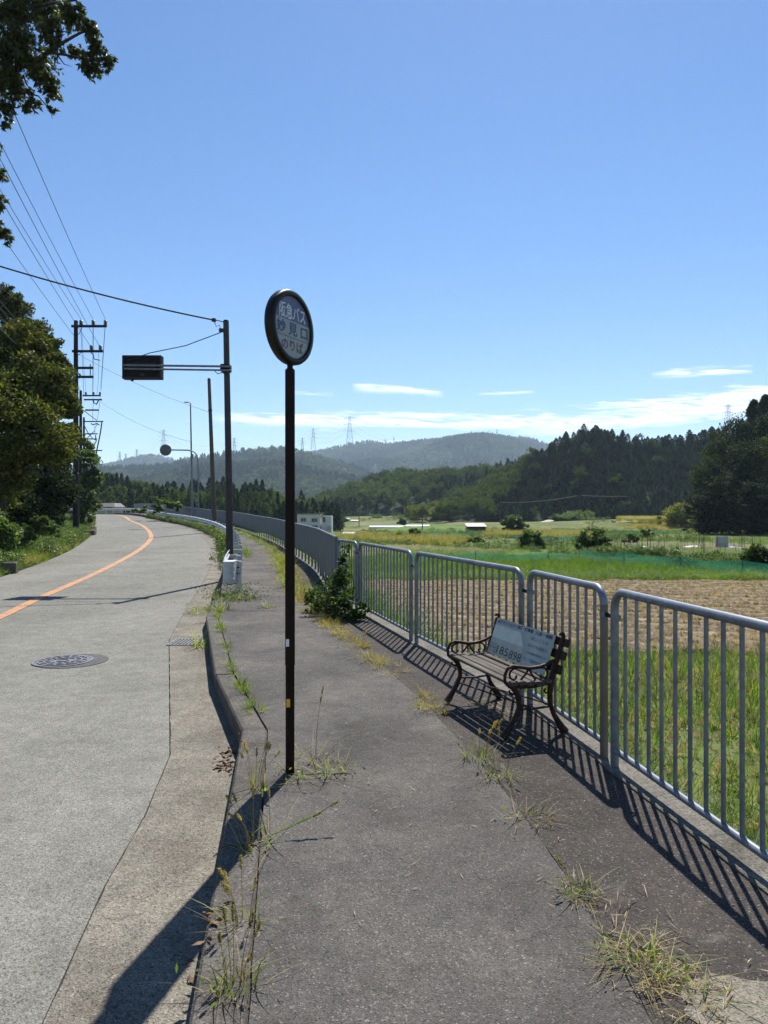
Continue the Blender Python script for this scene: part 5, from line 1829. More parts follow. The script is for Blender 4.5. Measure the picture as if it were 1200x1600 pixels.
# ------------------------------------------------------------------ utility poles and cables
def utility_pole(u, vb, vt, d, label, arms, extras, lean=0.0):
    b = ray(u, vb, d)
    b.z = bank_z(b.x, d) - .3 if d < 92 else 1.0
    t2 = ray(u, vt, d) - b
    root = thing('utility_pole', label, 'utility pole', b, 0, 'utility poles along the left side of the road')
    MB().tube([(0, 0, 0), (0, 0, t2.z)], [.20, .125], 12).build('shaft', MT['pole_dark'], root)
    for v, u0, u1, ins in arms:
        a, c = ray(u0, v, d) - b, ray(u1, v, d) - b
        mid = (a + c) / 2
        arm = MB().box(mid + Vector((0, -.14, 0)), ((c - a).x, .11, .15), bevel=.01).build('crossarm', MT['pole_dark'], root)
        for ui in ins:
            p = ray(ui, v, d) - b + Vector((0, -.14, .05))
            m = MB().tube([p, p + Vector((0, 0, .12))], .03, 6)
            for k in range(3):
                m.tube([p + Vector((0, 0, .06 + k * .10)), p + Vector((0, 0, .135 + k * .10))], [.13, .07], 10)
            m.build('insulator', MT['ceramic'], arm)
    if extras:
        m = MB()
        for path, r_ in extras:
            m.tube([ray(p[0], p[1], d) - b + Vector((0, -.2, 0)) for p in path], r_, 6)
        m.build('hanging_cable', MT['cable'], root)
    return root, b
utility_pole(118.5, 838, 501, 46, 'nearest utility pole with two long crossarms and white insulators, beside the big bushy tree',
             [(510.5, 113, 168, (128, 147, 166)), (549.5, 114, 162, (144, 158)), (575.5, 121, 147, ()), (589.5, 121, 147, ())],
             [([(144, 552), (148, 556), (149, 562), (158, 564)], .03), ([(143, 570), (143, 592)], .03), ([(166, 514), (163, 560), (160, 610)], .012), ([(128, 514), (131, 570), (133, 620)], .012), ([(147, 514), (147, 570), (146, 618)], .012), ([(156, 552), (156, 590), (153, 620)], .010), ([(118, 530), (126, 522), (130, 512)], .02), ([(118, 562), (124, 556), (130, 551)], .02)])
utility_pole(126, 822, 610, 74, 'second utility pole, half hidden by the tree, its crossarms showing beside the leaves',
             [(618.5, 130, 158, (135, 147, 157)), (624.8, 132, 160, ()), (641, 134, 155, ())],
             [([(146, 624), (148, 630), (152, 632), (155, 626)], .07), ([(130, 640), (140, 648), (152, 657)], .04), ([(158, 622), (155, 645), (152, 660)], .018), ([(147, 622), (146, 650), (146, 660)], .018)])
utility_pole(131, 812, 652, 98, 'farthest utility pole with a thick bundle of hanging cables below its arm',
             [(658.8, 130, 162, ()), (678, 134, 153, ()), (686, 132, 152, ()), (704, 132, 160, ())],
             [([(160, 660), (158, 675), (155, 690), (152, 704), (151, 714)], .09), ([(150, 680), (151, 690), (146, 698), (140, 704)], .07), ([(132, 664), (138, 676), (146, 686), (152, 688)], .06), ([(131, 692), (140, 682), (148, 674)], .05), ([(143, 662), (146, 664), (152, 662), (156, 664)], .08), ([(134, 700), (143, 709), (151, 712)], .05), ([(154, 662), (149, 668), (149, 676)], .04)])

def cable(label, pts, r, sag=0.0, n=14, group=None, name='overhead_cable'):
    P = [Vector(p) for p in pts]
    out = []
    for a, b in zip(P[:-1], P[1:]):
        for k in range(n):
            t_ = k / n
            q = a.lerp(b, t_); q.z -= sag * 4 * t_ * (1 - t_)
            out.append(q)
    out.append(P[-1])
    b = out[0]
    o = MB().tube([q - b for q in out], r, 5).build(name, MT['cable'], None, label=label, category='cable')
    o.location = b
    if group: o['group'] = group
    return o
# a pole beside the camera, left of the view, that the lines run to
pb0 = Vector((-7.6, 1.2, zr(1.2) + .2))
root = thing('utility_pole', 'utility pole left of the view that carries the overhead lines', 'utility pole', pb0, 0, 'utility poles along the left side of the road')
MB().tube([(0, 0, 0), (0, 0, 14.6)], [.2, .125], 12).build('shaft', MT['pole_dark'], root)
for z, x0, x1 in ((14.2, -.4, 2.0), (12.7, -.4, 1.8), (10.2, -.3, 1.0)):
    MB().box(((x0 + x1) / 2, -.14, z), (x1 - x0, .09, .1), bevel=.01).build('crossarm', MT['pole_dark'], root)
GW = 'overhead lines to the utility poles'
def wp(u, v, d=46): return ray(u, v, d) + Vector((0, -.14, 0))
tops = [(wp(166, 500), pb0 + Vector((1.9, 0, 14.4)), 'overhead line from the outermost insulator of the top crossarm'),
        (wp(147, 500), pb0 + Vector((.9, 0, 14.4)), 'overhead line from the middle insulator of the top crossarm'),
        (wp(128, 500), pb0 + Vector((-.2, 0, 14.4)), 'overhead line from the inner insulator of the top crossarm'),
        (wp(158, 544), pb0 + Vector((1.6, 0, 12.9)), 'overhead line from the outer insulator of the second crossarm'),
        (wp(144, 544), pb0 + Vector((.8, 0, 12.9)), 'overhead line from the inner insulator of the second crossarm'),
        (wp(119, 528), pb0 + Vector((.2, 0, 12.2)), 'overhead line from the pole shaft below the top crossarm')]
for a, b_, lab in tops:
    cable(lab, [a, b_], .013, .35, group=GW)
for k, (v, z) in enumerate(((598, 10.3), (604, 10.0), (612, 9.7), (622, 9.2))):
    cable(['thin line crossing the tree tops, uppermost of four', 'thin line crossing the tree tops, second of four', 'thin line crossing the tree tops, third of four', 'thicker line crossing the tree tops, lowest of four'][k],
          [wp(118, v), pb0 + Vector((.3, 0, z))], .016 if k < 3 else .026, .5, group=GW)
for k, (u0, u1) in enumerate(((166, 157), (147, 147), (128, 135))):
    cable(['overhead line between the first two poles, outer', 'overhead line between the first two poles, middle', 'overhead line between the first two poles, inner'][k], [wp(u0, 500), wp(u1, 611, 74)], .013, .3, group=GW)
# thick cable from the sign pole to a pole among the trees on the left
e0 = ray(334.5, 500, 18.7)
e1 = Vector((-13.6, 17.4, 9.05))
cable('thick overhead cable sagging from the sign pole to the upper left', [e0, e1], .022, .22, 24)
root = thing('guy_pole', 'plain wooden pole among the trees left of the view that holds the thick cable', 'pole', (-13.6, 17.4, bank_z(-13.6, 17.4) - .2))
MB().tube([(0, 0, 0), (0, 0, 7.6)], [.13, .10], 10).build('shaft', MT['bark'], root)
MB().box((0, 0, e1.z - root.location.z), (.22, .22, .1), bevel=.01).build('clamp', MT['dark'], root)
cable('thin faint wire from the nearest utility pole to the leaning concrete pole', [wp(121, 553), ray(326.8, 644, 50)], .012, .25)
cable('thin faint wire from the second utility pole to the street lamp', [wp(158, 628, 74), ray(298, 690, 61)], .012, .5)

# ------------------------------------------------------------------ manhole cover and drain grate in the road
mx, my = -3.84, 8.50
MB().disc((mx + .10, my + .02, zr(my) + .003), (0, 0, 1), 0, .41, .003, 40).build('road_patch', MT['tar'], None, kind='structure', label='darker ring of asphalt round the manhole cover', category='asphalt patch')
root = thing('manhole_cover', 'round cast iron manhole cover with a raised pattern in the road', 'manhole cover', (mx, my, zr(my)))
root.scale = (.80, .80, 1)
MB().disc((0, 0, .0), (0, 0, 1), .385, .425, .014, 40).build('frame_ring', MT['cover'], root)
lid = MB().disc((0, 0, 0), (0, 0, 1), 0, .378, .011, 40).build('lid', MT['cover'], root)
m = MB()
for r_ in (.07, .16, .25, .335):
    m.disc((0, 0, .011), (0, 0, 1), r_, r_ + .022, .009, 36)
for k in range(14):
    q = k * 2 * math.pi / 14
    for r0, r1 in ((.185, .245), (.277, .33)):
        c = ((r0 + r1) / 2 * math.cos(q + r0), (r0 + r1) / 2 * math.sin(q + r0), .0155)
        m.box(c, (r1 - r0, .034, .009), rot=Matrix.Rotation(q + r0, 3, 'Z'))
m.build('raised_pattern', MT['cover'], lid, kind='stuff')
gx_, gy_ = -2.70, 9.72
ga = math.atan2(-2.8, 5.7)
root = thing('drain_grate', 'steel drain grate set into the gutter below the kerb', 'drain grate', (gx_, gy_, zr(gy_) + .004), 0)
m = MB()
for s in (-1, 1):
    m.box((s * .20, 0, .004), (.025, .44, .012)).box((0, s * .225, .004), (.375, .02, .012))
m.build('frame', MT['cover'], root)
MB().box((0, 0, .001), (.38, .42, .003)).build('hole_shade_plate', MT['seam'], root)  # dark plate under the bars; the hole's shade is put into its colour
bm_ = MB().box((0, 0, .006), (.020, .43, .010)).mesh('bar')
for k in range(8):
    o = link('bar', bm_, MT['cover'], root); o.location = (-.161 + k * .046, 0, 0)

# ------------------------------------------------------------------ distant things
def pylon(u, vt, vb, d, label, wfac=.20, wires=True):
    d = d * 1.6 if d > 1000 else d
    b = ray(u, vb, d)
    h = (vb - vt) / 1110 * d
    w = h * wfac
    th_ = max(.16, .32 / 1110 * d)
    m = MB()
    def bar(a, c, t=1.0):
        m.tube([a, c], th_ * .5 * t, 4, 0, False, False)
    lv = [0, .18, .34, .48, .60, .70, .80, .90, 1.0]
    wd = lambda t_: w * (.5 * (1 - t_) ** 1.3 + .10)
    for sx_ in (-1, 1):
        for sy_ in (-1, 1):
            for a, c in zip(lv[:-1], lv[1:]):
                bar((sx_ * wd(a), sy_ * wd(a), a * h), (sx_ * wd(c), sy_ * wd(c), c * h))
    for a, c in zip(lv[:-1], lv[1:]):
        for s in (-1, 1):
            bar((-wd(a), s * wd(a), a * h), (wd(c), s * wd(c), c * h), .6)
            bar((wd(a), s * wd(a), a * h), (-wd(c), s * wd(c), c * h), .6)
        bar((-wd(a), -wd(a), a * h), (wd(a), -wd(a), a * h), .6)
    for z, l in ((.62, .30), (.78, .27), (.94, .24)):
        L2 = h * l * .55
        for s in (-1, 1):
            bar((0, 0, z * h), (s * L2, 0, z * h), .8)
            bar((0, 0, (z + .035) * h), (s * L2, 0, z * h), .6)
            bar((s * L2, 0, z * h), (s * L2, 0, (z - .045) * h), .5)
    o = m.build('transmission_tower', MT['pylon'], None, label=label, category='pylon', group='transmission towers on the far ridges')
    o.location = b
    return b, h
PY = [(546.5, 650, 712, 1250, 'tallest lattice pylon right of the bus stop post on the far ridge'),
      (489.5, 669, 708, 1500, 'lattice pylon just right of the bus stop post'),
      (472.5, 684, 709, 1700, 'small lattice pylon half way behind the bus stop post'),
      (366, 684, 716, 1500, 'lattice pylon between the sign pole and the bus stop post'),
      (255.5, 671, 716, 1600, 'lattice pylon directly above the round traffic mirror'),
      (213.5, 702, 724, 1900, 'small lattice pylon left of the far blue peak, rightmost of three'),
      (196.5, 709, 728, 2000, 'smallest lattice pylon, middle of three left of the far blue peak'),
      (187, 706, 728, 1900, 'small lattice pylon, leftmost of three left of the far blue peak'),
      (602, 686, 722, 1400, 'faint lattice pylon on the slope of the far ridge')]
tops_ = {}
for u, vt, vb, d, lab in PY:
    tops_[u] = pylon(u, vt, vb, d, lab)
pylon(1138, 632, 690, 420, 'lattice pylon peeking over the right end of the conifer hill', .26)
def lines(label, a, b, sag, cnt=3):
    m = MB()
    (p, h), (q, k) = tops_[a] if not isinstance(a, tuple) else a, tops_[b] if not isinstance(b, tuple) else b
    for z in (.58, .74, .90):
        for s in (-1, 1):
            A = p + Vector((s * h * .15, 0, z * h)) - p; B = q + Vector((s * k * .15, 0, z * k)) - p
            m.tube([A.lerp(B, t_) - Vector((0, 0, 1.6 * sag * 4 * t_ * (1 - t_))) for t_ in np.linspace(0, 1, 12)], .16, 3, 0, False)
    o = m.build('power_line', MT['pylon'], None, label=label, category='power line', kind='stuff')
    o.location = p
lines('faint power lines sagging from the tallest pylon to the next on its left', 546.5, 489.5, 14)
lines('faint power lines falling from the tallest pylon down the ridge', 546.5, (ray(700, 735, 1300), 32), 10)
lines('faint power lines between the pylons left of the bus stop post', 366, 489.5, 25)
lines('faint power lines running down left from the pylon above the mirror', 255.5, 213.5, 16)
lines('faint power lines between the pylon above the mirror and its right neighbour', 255.5, 366, 22)
for u, vt, vb, lab, w_ in ((763, 672, 687, 'thin mast on the far ridge, left of the pair', .9), (776.5, 670, 687, 'thicker mast on the far ridge, right of the pair', 1.6), (744, 680, 687, 'shortest mast on the far ridge left of the pair', .7), (615.5, 682, 694, 'single mast on the far ridge right of the tallest pylon', 1.3)):
    d = 2840
    w_ *= 1.6
    b = ray(u, vb, d); h = (vt - vb) / -1110 * d
    m = MB().tube([(0, 0, -4), (0, 0, h)], [w_ * .8, w_ * .35], 6)
    m.box((0, 0, h * .62), (w_ * 2.2, w_ * 2, 3.5)).box((0, 0, h * .82), (w_ * 1.8, w_ * 1.6, 3.0))
    o = m.build('radio_mast', MT['pylon'], None, label=lab, category='mast', group='radio masts on the far ridge'); o.location = b
# poles in the fields
FP = [(905, 772, 812, 'field pole left of two at the foot of the conifer hill'), (1035, 769, 806, 'field pole right of two at the foot of the conifer hill'), (782, 783, 814, 'pole standing left of the round light green tree'),
      (561, 786, 828, 'thin pole near the pale house, left'), (660, 803, 829, 'thin pole in front of the blue white tunnels'), (501, 788, 812, 'lamp pole behind the pale house')]
fpt = []
for u, vt, vb, lab in FP:
    b = gp(u, vb); h = (vb - vt) / 1110 * b.y
    root = thing('field_pole', lab, 'pole', b, 0, 'thin poles standing in the fields')
    MB().tube([(0, 0, -.3), (0, 0, h)], [.13, .09], 7).build('shaft', MT['concrete_pole'], root)
    MB().box((0, 0, h * .94), (1.1, .1, .1)).build('crossarm', MT['pole_dark'], root)
    fpt.append(b + Vector((0, 0, h * .94)))
for k, (a, b_, lab) in enumerate(((fpt[0], fpt[1], 'pale line hanging between the two field poles'), (fpt[1], fpt[1] + Vector((32, -6, 1.0)), 'pale line running from the right field pole into the wood'), (fpt[2], fpt[0], 'pale line hanging between the left field poles'))):
    o = cable(lab, [a, b_], .03, .7, name='field_line', group='lines between the field poles')
    o.data.materials.clear(); o.data.materials.append(MT['tin'])

# pale house at the edge of the valley
b = ray(491, 836, 165)
root = thing('pale_house', 'pale flat roofed house with dark windows beyond the panel fence', 'house', b)
k = 165 / 1110
w_, hh = 52 * k, (836 - 804) * k
MB().box((-1.3 * 1, 2.5, hh / 2), (36 * k, 5.0, hh)).build('wall', MT['house'], root)
MB().box((19 * k, 3.0, hh / 2 - .15), (15 * k, 4.6, hh - .3)).build('wing', MT['house'], root)
MB().box((-1.3, 2.5, hh + .06), (37.5 * k, 5.3, .16)).build('roof', MT['roof_grey'], root)
for u0, u1, v0, v1 in ((470, 478, 809.5, 815), (487, 495.5, 810, 815.5), (504, 508, 808, 816), (470, 478, 821, 828), (487, 496, 821, 828)):
    p = Vector(((u0 + u1) / 2 * 1.0 - 491, 0, 836 - (v0 + v1) / 2)) * k
    yy = -.03 if u0 < 500 else .66
    f_ = MB().box((p.x, yy, p.z), ((u1 - u0) * k + .2, .08, (v1 - v0) * k + .2)).build('window', MT['tin'], root)
    for s in (-.25, .25):
        MB().box((p.x + s * (u1 - u0) * k, yy - .05, p.z), ((u1 - u0) * k * .44, .03, (v1 - v0) * k * .92)).build('pane', MT['glass'], f_)
MB().box((24 * k, .4, hh * .35), (.9, .7, .9), bevel=.1).build('outdoor_unit', MT['tin'], root)
# small house beyond the bend
b = ray(163, 803, 112)
k = 112 / 1110
root = thing('low_house', 'low beige house with a grey tiled roof beyond the bend of the road', 'house', b)
MB().box((0, 2, .55), (30 * k, 4, 1.1)).build('wall', MT['house_beige'], root)
rf = [(-17 * k, 0), (17.5 * k, 0), (13 * k, .62), (-14 * k, .62)]
m = MB()
A = [(x, -.25 + (.8 if z else 0), 1.1 + z) for x, z in rf]; Bv = [(x, 4.3 - (.8 if z else 0), 1.1 + z) for x, z in rf]
m.add(A + Bv, [(0, 1, 2, 3), (7, 6, 5, 4), (3, 2, 6, 7), (0, 3, 7, 4), (1, 5, 6, 2), (0, 4, 5, 1)])
m.build('roof', MT['roof_grey'], root)
MB().box((6 * k, -.04, .75), (1.2, .06, .6)).build('window', MT['glass'], root)
# tin roofed shed
b = gp(745, 832); k = b.y / 1110
root = thing('shed', 'low open field shed with a pale tin roof', 'shed', b)
MB().box((0, 1.5, 5 * k), (28 * k, 2.6, 9 * k)).build('wall', MT['shed_wall'], root)
m = MB(); y0, y1 = -.4, 3.2
for i in range(9):
    x0 = (-15.5 + i * 31 / 9) * k; x1 = x0 + 31 / 9 * k * .94
    MB().add([(x0, y0, 9.5 * k), (x1, y0, 9.5 * k), (x1, y1, 13.5 * k), (x0, y1, 13.5 * k), (x0, y0, 9.1 * k), (x1, y0, 9.1 * k), (x1, y1, 13.1 * k), (x0, y1, 13.1 * k)],
             [(0, 1, 2, 3), (7, 6, 5, 4), (0, 4, 5, 1), (1, 5, 6, 2), (2, 6, 7, 3), (3, 7, 4, 0)]).build('roof_sheet', MT['tin'], root)
for x in (-13, -4, 5, 13):
    MB().box((x * k, -.25, 4.5 * k), (.14, .14, 9.4 * k)).build('post', MT['shed_wall'], root)
# tunnels and other pale things
def tunnel(u0, u1, v, hpx, mat, label, cat='polytunnel', name='polytunnel', depth=4.0):
    a = gp((u0 + u1) / 2, v); k = a.y / 1110
    w = (u1 - u0) * k; h = hpx * k
    root = thing(name, label, cat, a)
    m = MB(); rings = []
    for x in np.linspace(-w / 2, w / 2, 9):
        rings.append([(x, depth / 2 - depth / 2 * math.cos(q), h * math.sin(q)) for q in np.linspace(0, math.pi, 9)])
    m.loft(rings, 0, True, True, True)
    m.build('cover', mat, root)
    m = MB()
    for x in np.linspace(-w / 2, w / 2, 7):
        m.tube([(x, depth / 2 - (depth / 2 + .03) * math.cos(q), (h + .03) * math.sin(q)) for q in np.linspace(0, math.pi, 9)], .025, 4, 0, False)
    m.build('hoop', MT['galv'], root)
    return root
tunnel(577, 637, 825.5, 4.0, MT['vinyl'], 'long blue white polytunnel in the left part of the fields')
tunnel(634, 672, 823.5, 3.6, MT['vinyl'], 'shorter white polytunnel right of the blue white one')
tunnel(600, 614, 844.5, 5.5, MT['tin'], 'small white dome shaped cover in the paddies', 'cover', 'white_dome', 1.6)
for u0, u1, v, hp, mat, lab in ((1068, 1096, 858, 5, 'tin', 'long crumpled white plastic sheet over a crop row'), (1000, 1014, 857, 3.5, 'vinyl', 'small white plastic sheet left of the long one'), (1036, 1052, 866.5, 3.5, 'tin', 'white plastic sheet lying nearest the green net'), (1128, 1156, 858, 3.2, 'blue_tarp', 'pale blue tarp right of the white plastic sheets'), (1046, 1060, 863, 4.5, 'blue_tarp', 'bright blue tarp heap between the white sheets'), (980, 988, 856, 3, 'vinyl', 'tiny white plastic sheet at the left end of the garden')):
    a = gp((u0 + u1) / 2, v); k = a.y / 1110; w = (u1 - u0) * k; h = hp * k
    vs_, fs = [], []
    for i in range(13):
        for j in range(7):
            s, t_ = i / 12, j / 6
            hh_ = h * (math.sin(math.pi * t_) ** .5) * (math.sin(math.pi * min(max(s, .02), .98)) ** .25) * (1 + .5 * mnoise.noise((s * 7, t_ * 5, u0)))
            vs_.append(((s - .5) * w, (t_ - .5) * 1.5 + .15 * mnoise.noise((s * 4, t_, u0 + 3)), max(hh_, -.02) if 0 < j < 6 else -.05))
    for i in range(12):
        for j in range(6):
            fs.append((i * 7 + j, (i + 1) * 7 + j, (i + 1) * 7 + j + 1, i * 7 + j + 1))
    o = MB().add(vs_, fs, 0, False).build('plastic_sheet', MT[mat], None, label=lab, category='plastic sheet', group='plastic sheets and tarps in the vegetable plot'); o.location = a
# house like small sheds left
for u0, u1, vt, vb, lab in ((534, 554, 834, 841, 'small dark field hut with a pale roof near the fence end'), (536, 546, 810, 818, 'white walled building far left in the valley'), (548, 560, 813, 818, 'low white roofed building far left in the valley')):
    a = gp((u0 + u1) / 2, vb); k = a.y / 1110
    root = thing('field_hut', lab, 'hut', a)
    wl_ = MT['shed_wall'] if vt > 820 else MT['house_beige']
    MB().box((0, 1, (vb - vt) * k * .4), ((u1 - u0) * k * .94, 2, (vb - vt) * k * .8)).build('wall', wl_, root)
    MB().box((0, 1, (vb - vt) * k * .88), ((u1 - u0) * k, 2.5, (vb - vt) * k * .16), rot=Matrix.Rotation(.12, 3, 'X')).build('roof', MT['tin'], root)
# pale track
q = [gp(1088, 823), gp(1093, 826), gp(845, 816), gp(848, 814)]
bed('field_track', [gp(838, 817), gp(850, 818.5), gp(866, 813), gp(858, 812)], MT['dirt_path'], .15, 'pale dirt track beside the round light green tree', 'track', 4)

# green nets
def net(label, pts, h, step=3.0):
    P = [Vector((p[0], p[1], g(p[0], p[1]))) for p in pts]
    b = P[0].copy()
    root = thing('field_net', label, 'net', b)
    dense = []
    for a, c in zip(P[:-1], P[1:]):
        k = max(2, int((c - a).length / .5))
        dense += [a.lerp(c, i / k) for i in range(k)]
    dense.append(P[-1])
    vs_, fs = [], []
    for i, p in enumerate(dense):
        w = .10 * math.sin(i * 1.3) + .06 * math.sin(i * 2.9)
        for j in range(4):
            t_ = j / 3
            vs_.append(p - b + Vector((.05 * math.sin(i * .9 + j), w * (1 - t_) * .8, g(p.x, p.y) - p.z + h * t_ - (.10 * abs(math.sin(i * math.pi / 6)) if j == 3 else 0))))
    for i in range(len(dense) - 1):
        for j in range(3):
            fs.append((i * 4 + j, (i + 1) * 4 + j, (i + 1) * 4 + j + 1, i * 4 + j + 1))
    MB().add(vs_, fs, 0, True).build('mesh_sheet', MT['net'], root)
    for i in range(0, len(dense), 6):
        p = dense[i] - b
        MB().tube([p + Vector((0, 0, -.1)), p + Vector((0, 0, h + .12))], .016, 5).build('stake', MT['shed_wall'], root)
def gxy(u, v): p = gp(u, v); return (p.x, p.y)
net('dark green garden net running to the right picture edge behind the rice strip', [gxy(905, 878), gxy(960, 884), gxy(1040, 890), gxy(1100, 898), gxy(1160, 902), gxy(1260, 912)], .62)
net('pale green net stretched along the far side of the rice strip', [gxy(640, 880), gxy(760, 878), gxy(840, 879), gxy(905, 877)], .45)
net('thin green net across the middle of the fields by the large shrub', [gxy(655, 836), gxy(720, 838), gxy(800, 842), gxy(870, 846), gxy(900, 846)], .55)
net('green net in the far fields in front of the long golden paddy', [gxy(862, 829), gxy(930, 832), gxy(1000, 835), gxy(1070, 834)], .6)
# stakes in the vegetable plot
m = MB()
for _ in range(150):
    u, v = rng.uniform(870, 1190), rng.uniform(846, 872)
    p = gp(u, v)
    m.tube([p, p + Vector((rng.normal(0, .05), 0, rng.uniform(.5, 1.1)))], .013, 4, 0, False)
m.build('garden_stakes', MT['shed_wall'], None, kind='stuff', label='thin stakes standing in the vegetable plot', category='stakes')
a = gp(1130, 862); k = a.y / 1110
MB().box((0, 0, .5), (.9, .03, .75)).box((-.4, 0, .2), (.05, .05, .9)).box((.4, 0, .2), (.05, .05, .9)).build('notice_board', MT['tin'], None, label='small white board standing in the garden near the right edge', category='board').location = gp(1128, 858)
# concrete bits on the left verge
for px, sz, lab in ((((-12, 890), 20.5), (1.3, .3, .36), 'low dark retaining block at the left road edge'), (((134, 830), 46), (1.2, 1.0, .35), 'concrete drain block beside the nearest utility pole'), (((138, 822), 52), (1.0, 1.0, .3), 'second concrete drain block farther along the verge')):
    (u, v), d = px
    p = ray(u, v, d); x_ = min(p.x, xL(d) - .4)
    o = MB().box((0, 0, .1), sz, bevel=.03).build('concrete_block', MT['kerb'], None, label=lab, category='concrete block')
    o.location = (x_, d, bank_z(x_, d)); o.rotation_euler = (0, 0, .25)

# ------------------------------------------------------------------ weeds and small debris close by
def weed(name, label, loc, spec, seeds=0, sh=.4, dry=0, broad=0, spread=.12, group='weeds growing out of the sidewalk cracks'):
    root = thing(name, label, 'weed', loc, 0, group)
    n, h, w, lean, curve = spec
    v, f = blades(int(n * .8), h * .85, w * 1.15, spread * 1.35, lean * 1.2, curve * 1.3, .65, 5)
    link('blades', np_mesh('blades', v, f), LF['weed'], root, kind='stuff')
    if dry:
        v, f = blades(int(dry * 1.1), h * .5, w * .55, spread * 1.9, 1.5, 1.6, .8, 5)
        link('dry_blades', np_mesh('dry_blades', v, f), LF['dry'], root, kind='stuff')
    if broad:
        p = rng.normal(0, spread * 1.2, (broad, 3)); p[:, 2] = np.abs(p[:, 2]) * .5 + .01
        v, f = leaves(p, np.tile((0, 0, .3), (broad, 1)), .03 * (1 + max(0, loc[1] - 6) * .08), .010 * (1 + max(0, loc[1] - 6) * .08), .9)
        link('leaves', np_mesh('leaves', v, f), LF['bush'] if broad >= 90 else LF['weed'], root, kind='stuff')
    for k in range(seeds):
        q = random.uniform(0, 6.28); l = sh * random.uniform(.65, 1.1); out = random.uniform(.1, .45)
        path = [Vector((math.cos(q) * spread * .6 + math.cos(q) * out * l * t_ * t_, math.sin(q) * spread * .6 + math.sin(q) * out * l * t_ * t_, l * t_)) for t_ in np.linspace(0, 1, 6)]
        st = MB().tube(path, [.0016, .0015, .0014, .0012, .001, .001], 4).build('stem', LF['dry'], root)
        d = (path[-1] - path[-2]).normalized()
        tip = path[-1]; hl = random.uniform(.04, .065)
        cnt = 130
        ts = rng.random(cnt); qq = rng.uniform(0, 6.28, cnt)
        a = d.orthogonal().normalized(); b2 = d.cross(a)
        rr = .0045 * np.sin(np.pi * np.clip(ts * .9 + .08, 0, 1)) ** .5
        dirs = np.array([np.array(a) * math.cos(x) + np.array(b2) * math.sin(x) + np.array(d) * .8 for x in qq])
        pts_ = np.array(tip) + np.outer(ts * hl, np.array(d)) + dirs * rr[:, None]
        v, f = leaves(pts_, dirs, .013, .0028, .15)
        link('seed_head', np_mesh('seed_head', v, f), LF['seed'], root, kind='stuff')
    return root
z0 = .003
weed('foxtail_clump', 'foxtail grass with drooping seed heads in the kerb seam left of the bus stop', (-.735, 4.06, z0), (10, .16, .009, .35, .6), 8, .25, 5, 6, .045)
weed('foxtail_clump', 'tall foxtail stalks in the kerb seam midway down the shadow', (-.615, 3.36, z0), (10, .12, .006, .4, .7), 6, .22, 10, 8, .045)
weed('foxtail_clump', 'thick green foxtail tuft at the bottom picture edge beside the kerb', (-.50, 2.37, z0), (34, .12, .005, .3, .5), 6, .19, 16, 10, .055)
weed('foxtail_clump', 'dry reddish foxtail stalks just above the bottom tuft beside the kerb', (-.545, 2.76, z0), (10, .13, .0045, .4, .6), 6, .18, 14, 6, .05)
weed('weed_tuft', 'leafy weeds at the foot of the bus stop post', (-.50, 4.31, z0), (12, .10, .008, .6, .6), 0, .3, 26, 26, .09)
weed('weed_tuft', 'row of small green weeds in the crack right of the bus stop post', (-.32, 4.36, z0), (16, .13, .007, .4, .5), 0, .3, 20, 26, .08)
weed('weed_tuft', 'wispy weed stalks just right behind the bus stop post', (-.46, 4.62, z0), (7, .30, .004, .35, .3), 2, .42, 12, 6, .07)
weed('weed_tuft', 'yellow green grass tuft in the joint in front of the bench', (.62, 4.62, z0), (40, .12, .005, .5, .6), 5, .22, 30, 10, .08)
weed('weed_tuft', 'greener half of the grass tuft in front of the bench, nearer the camera', (.70, 4.30, z0), (36, .11, .005, .6, .6), 2, .26, 22, 12, .07)
weed('weed_tuft', 'small sprawling dry weed in the joint between bench and camera', (.755, 3.70, z0), (12, .10, .006, .8, .7), 0, .2, 34, 10, .07)
weed('weed_tuft', 'yellowed grass tuft in the joint at the lower right', (.815, 2.98, z0), (20, .07, .006, .8, .9), 1, .13, 40, 22, .045)
weed('weed_tuft', 'largest dry tuft of tangled grass at the lower right corner', (.90, 2.50, z0), (26, .085, .006, .9, .9), 0, .16, 80, 34, .075)
weed('weed_tuft', 'straw coloured tangle at the bottom right picture edge', (1.02, 2.34, z0), (10, .08, .005, 1.1, .9), 0, .2, 60, 14, .09)
weed('weed_tuft', 'thin grass stalk lying across the sidewalk towards the right of the seam', (-.56, 3.50, z0), (6, .22, .006, .7, .5), 1, .2, 6, 4, .04)
weed('weed_tuft', 'green weeds at the foot of the guardrail end', (-2.98, 13.2, z0), (24, .20, .012, .6, .7), 3, .34, 40, 420, .20)
weed('weed_tuft', 'bushy weeds right of the guardrail end on the sidewalk', (-2.62, 13.0, z0), (24, .22, .012, .6, .7), 0, .4, 40, 640, .21)
weed('weed_tuft', 'weeds on the kerb in front of the guardrail end', (-2.72, 11.6, z0), (46, .26, .010, .5, .6), 3, .34, 40, 40, .14)
weed('weed_tuft', 'weeds growing over the drain grate from under the kerb', (-2.40, 9.42, zr(9)), (40, .26, .012, .6, .7), 0, .3, 16, 60, .10)
weed('weed_tuft', 'weeds in the gutter left of the guardrail end', (-3.28, 12.6, zr(12)), (36, .24, .010, .6, .7), 0, .3, 26, 40, .14)
weed('weed_tuft', 'single small tuft on the sidewalk near the cross joint', (-1.95, 11.9, z0), (26, .16, .008, .6, .7), 0, .3, 20, 14, .08)
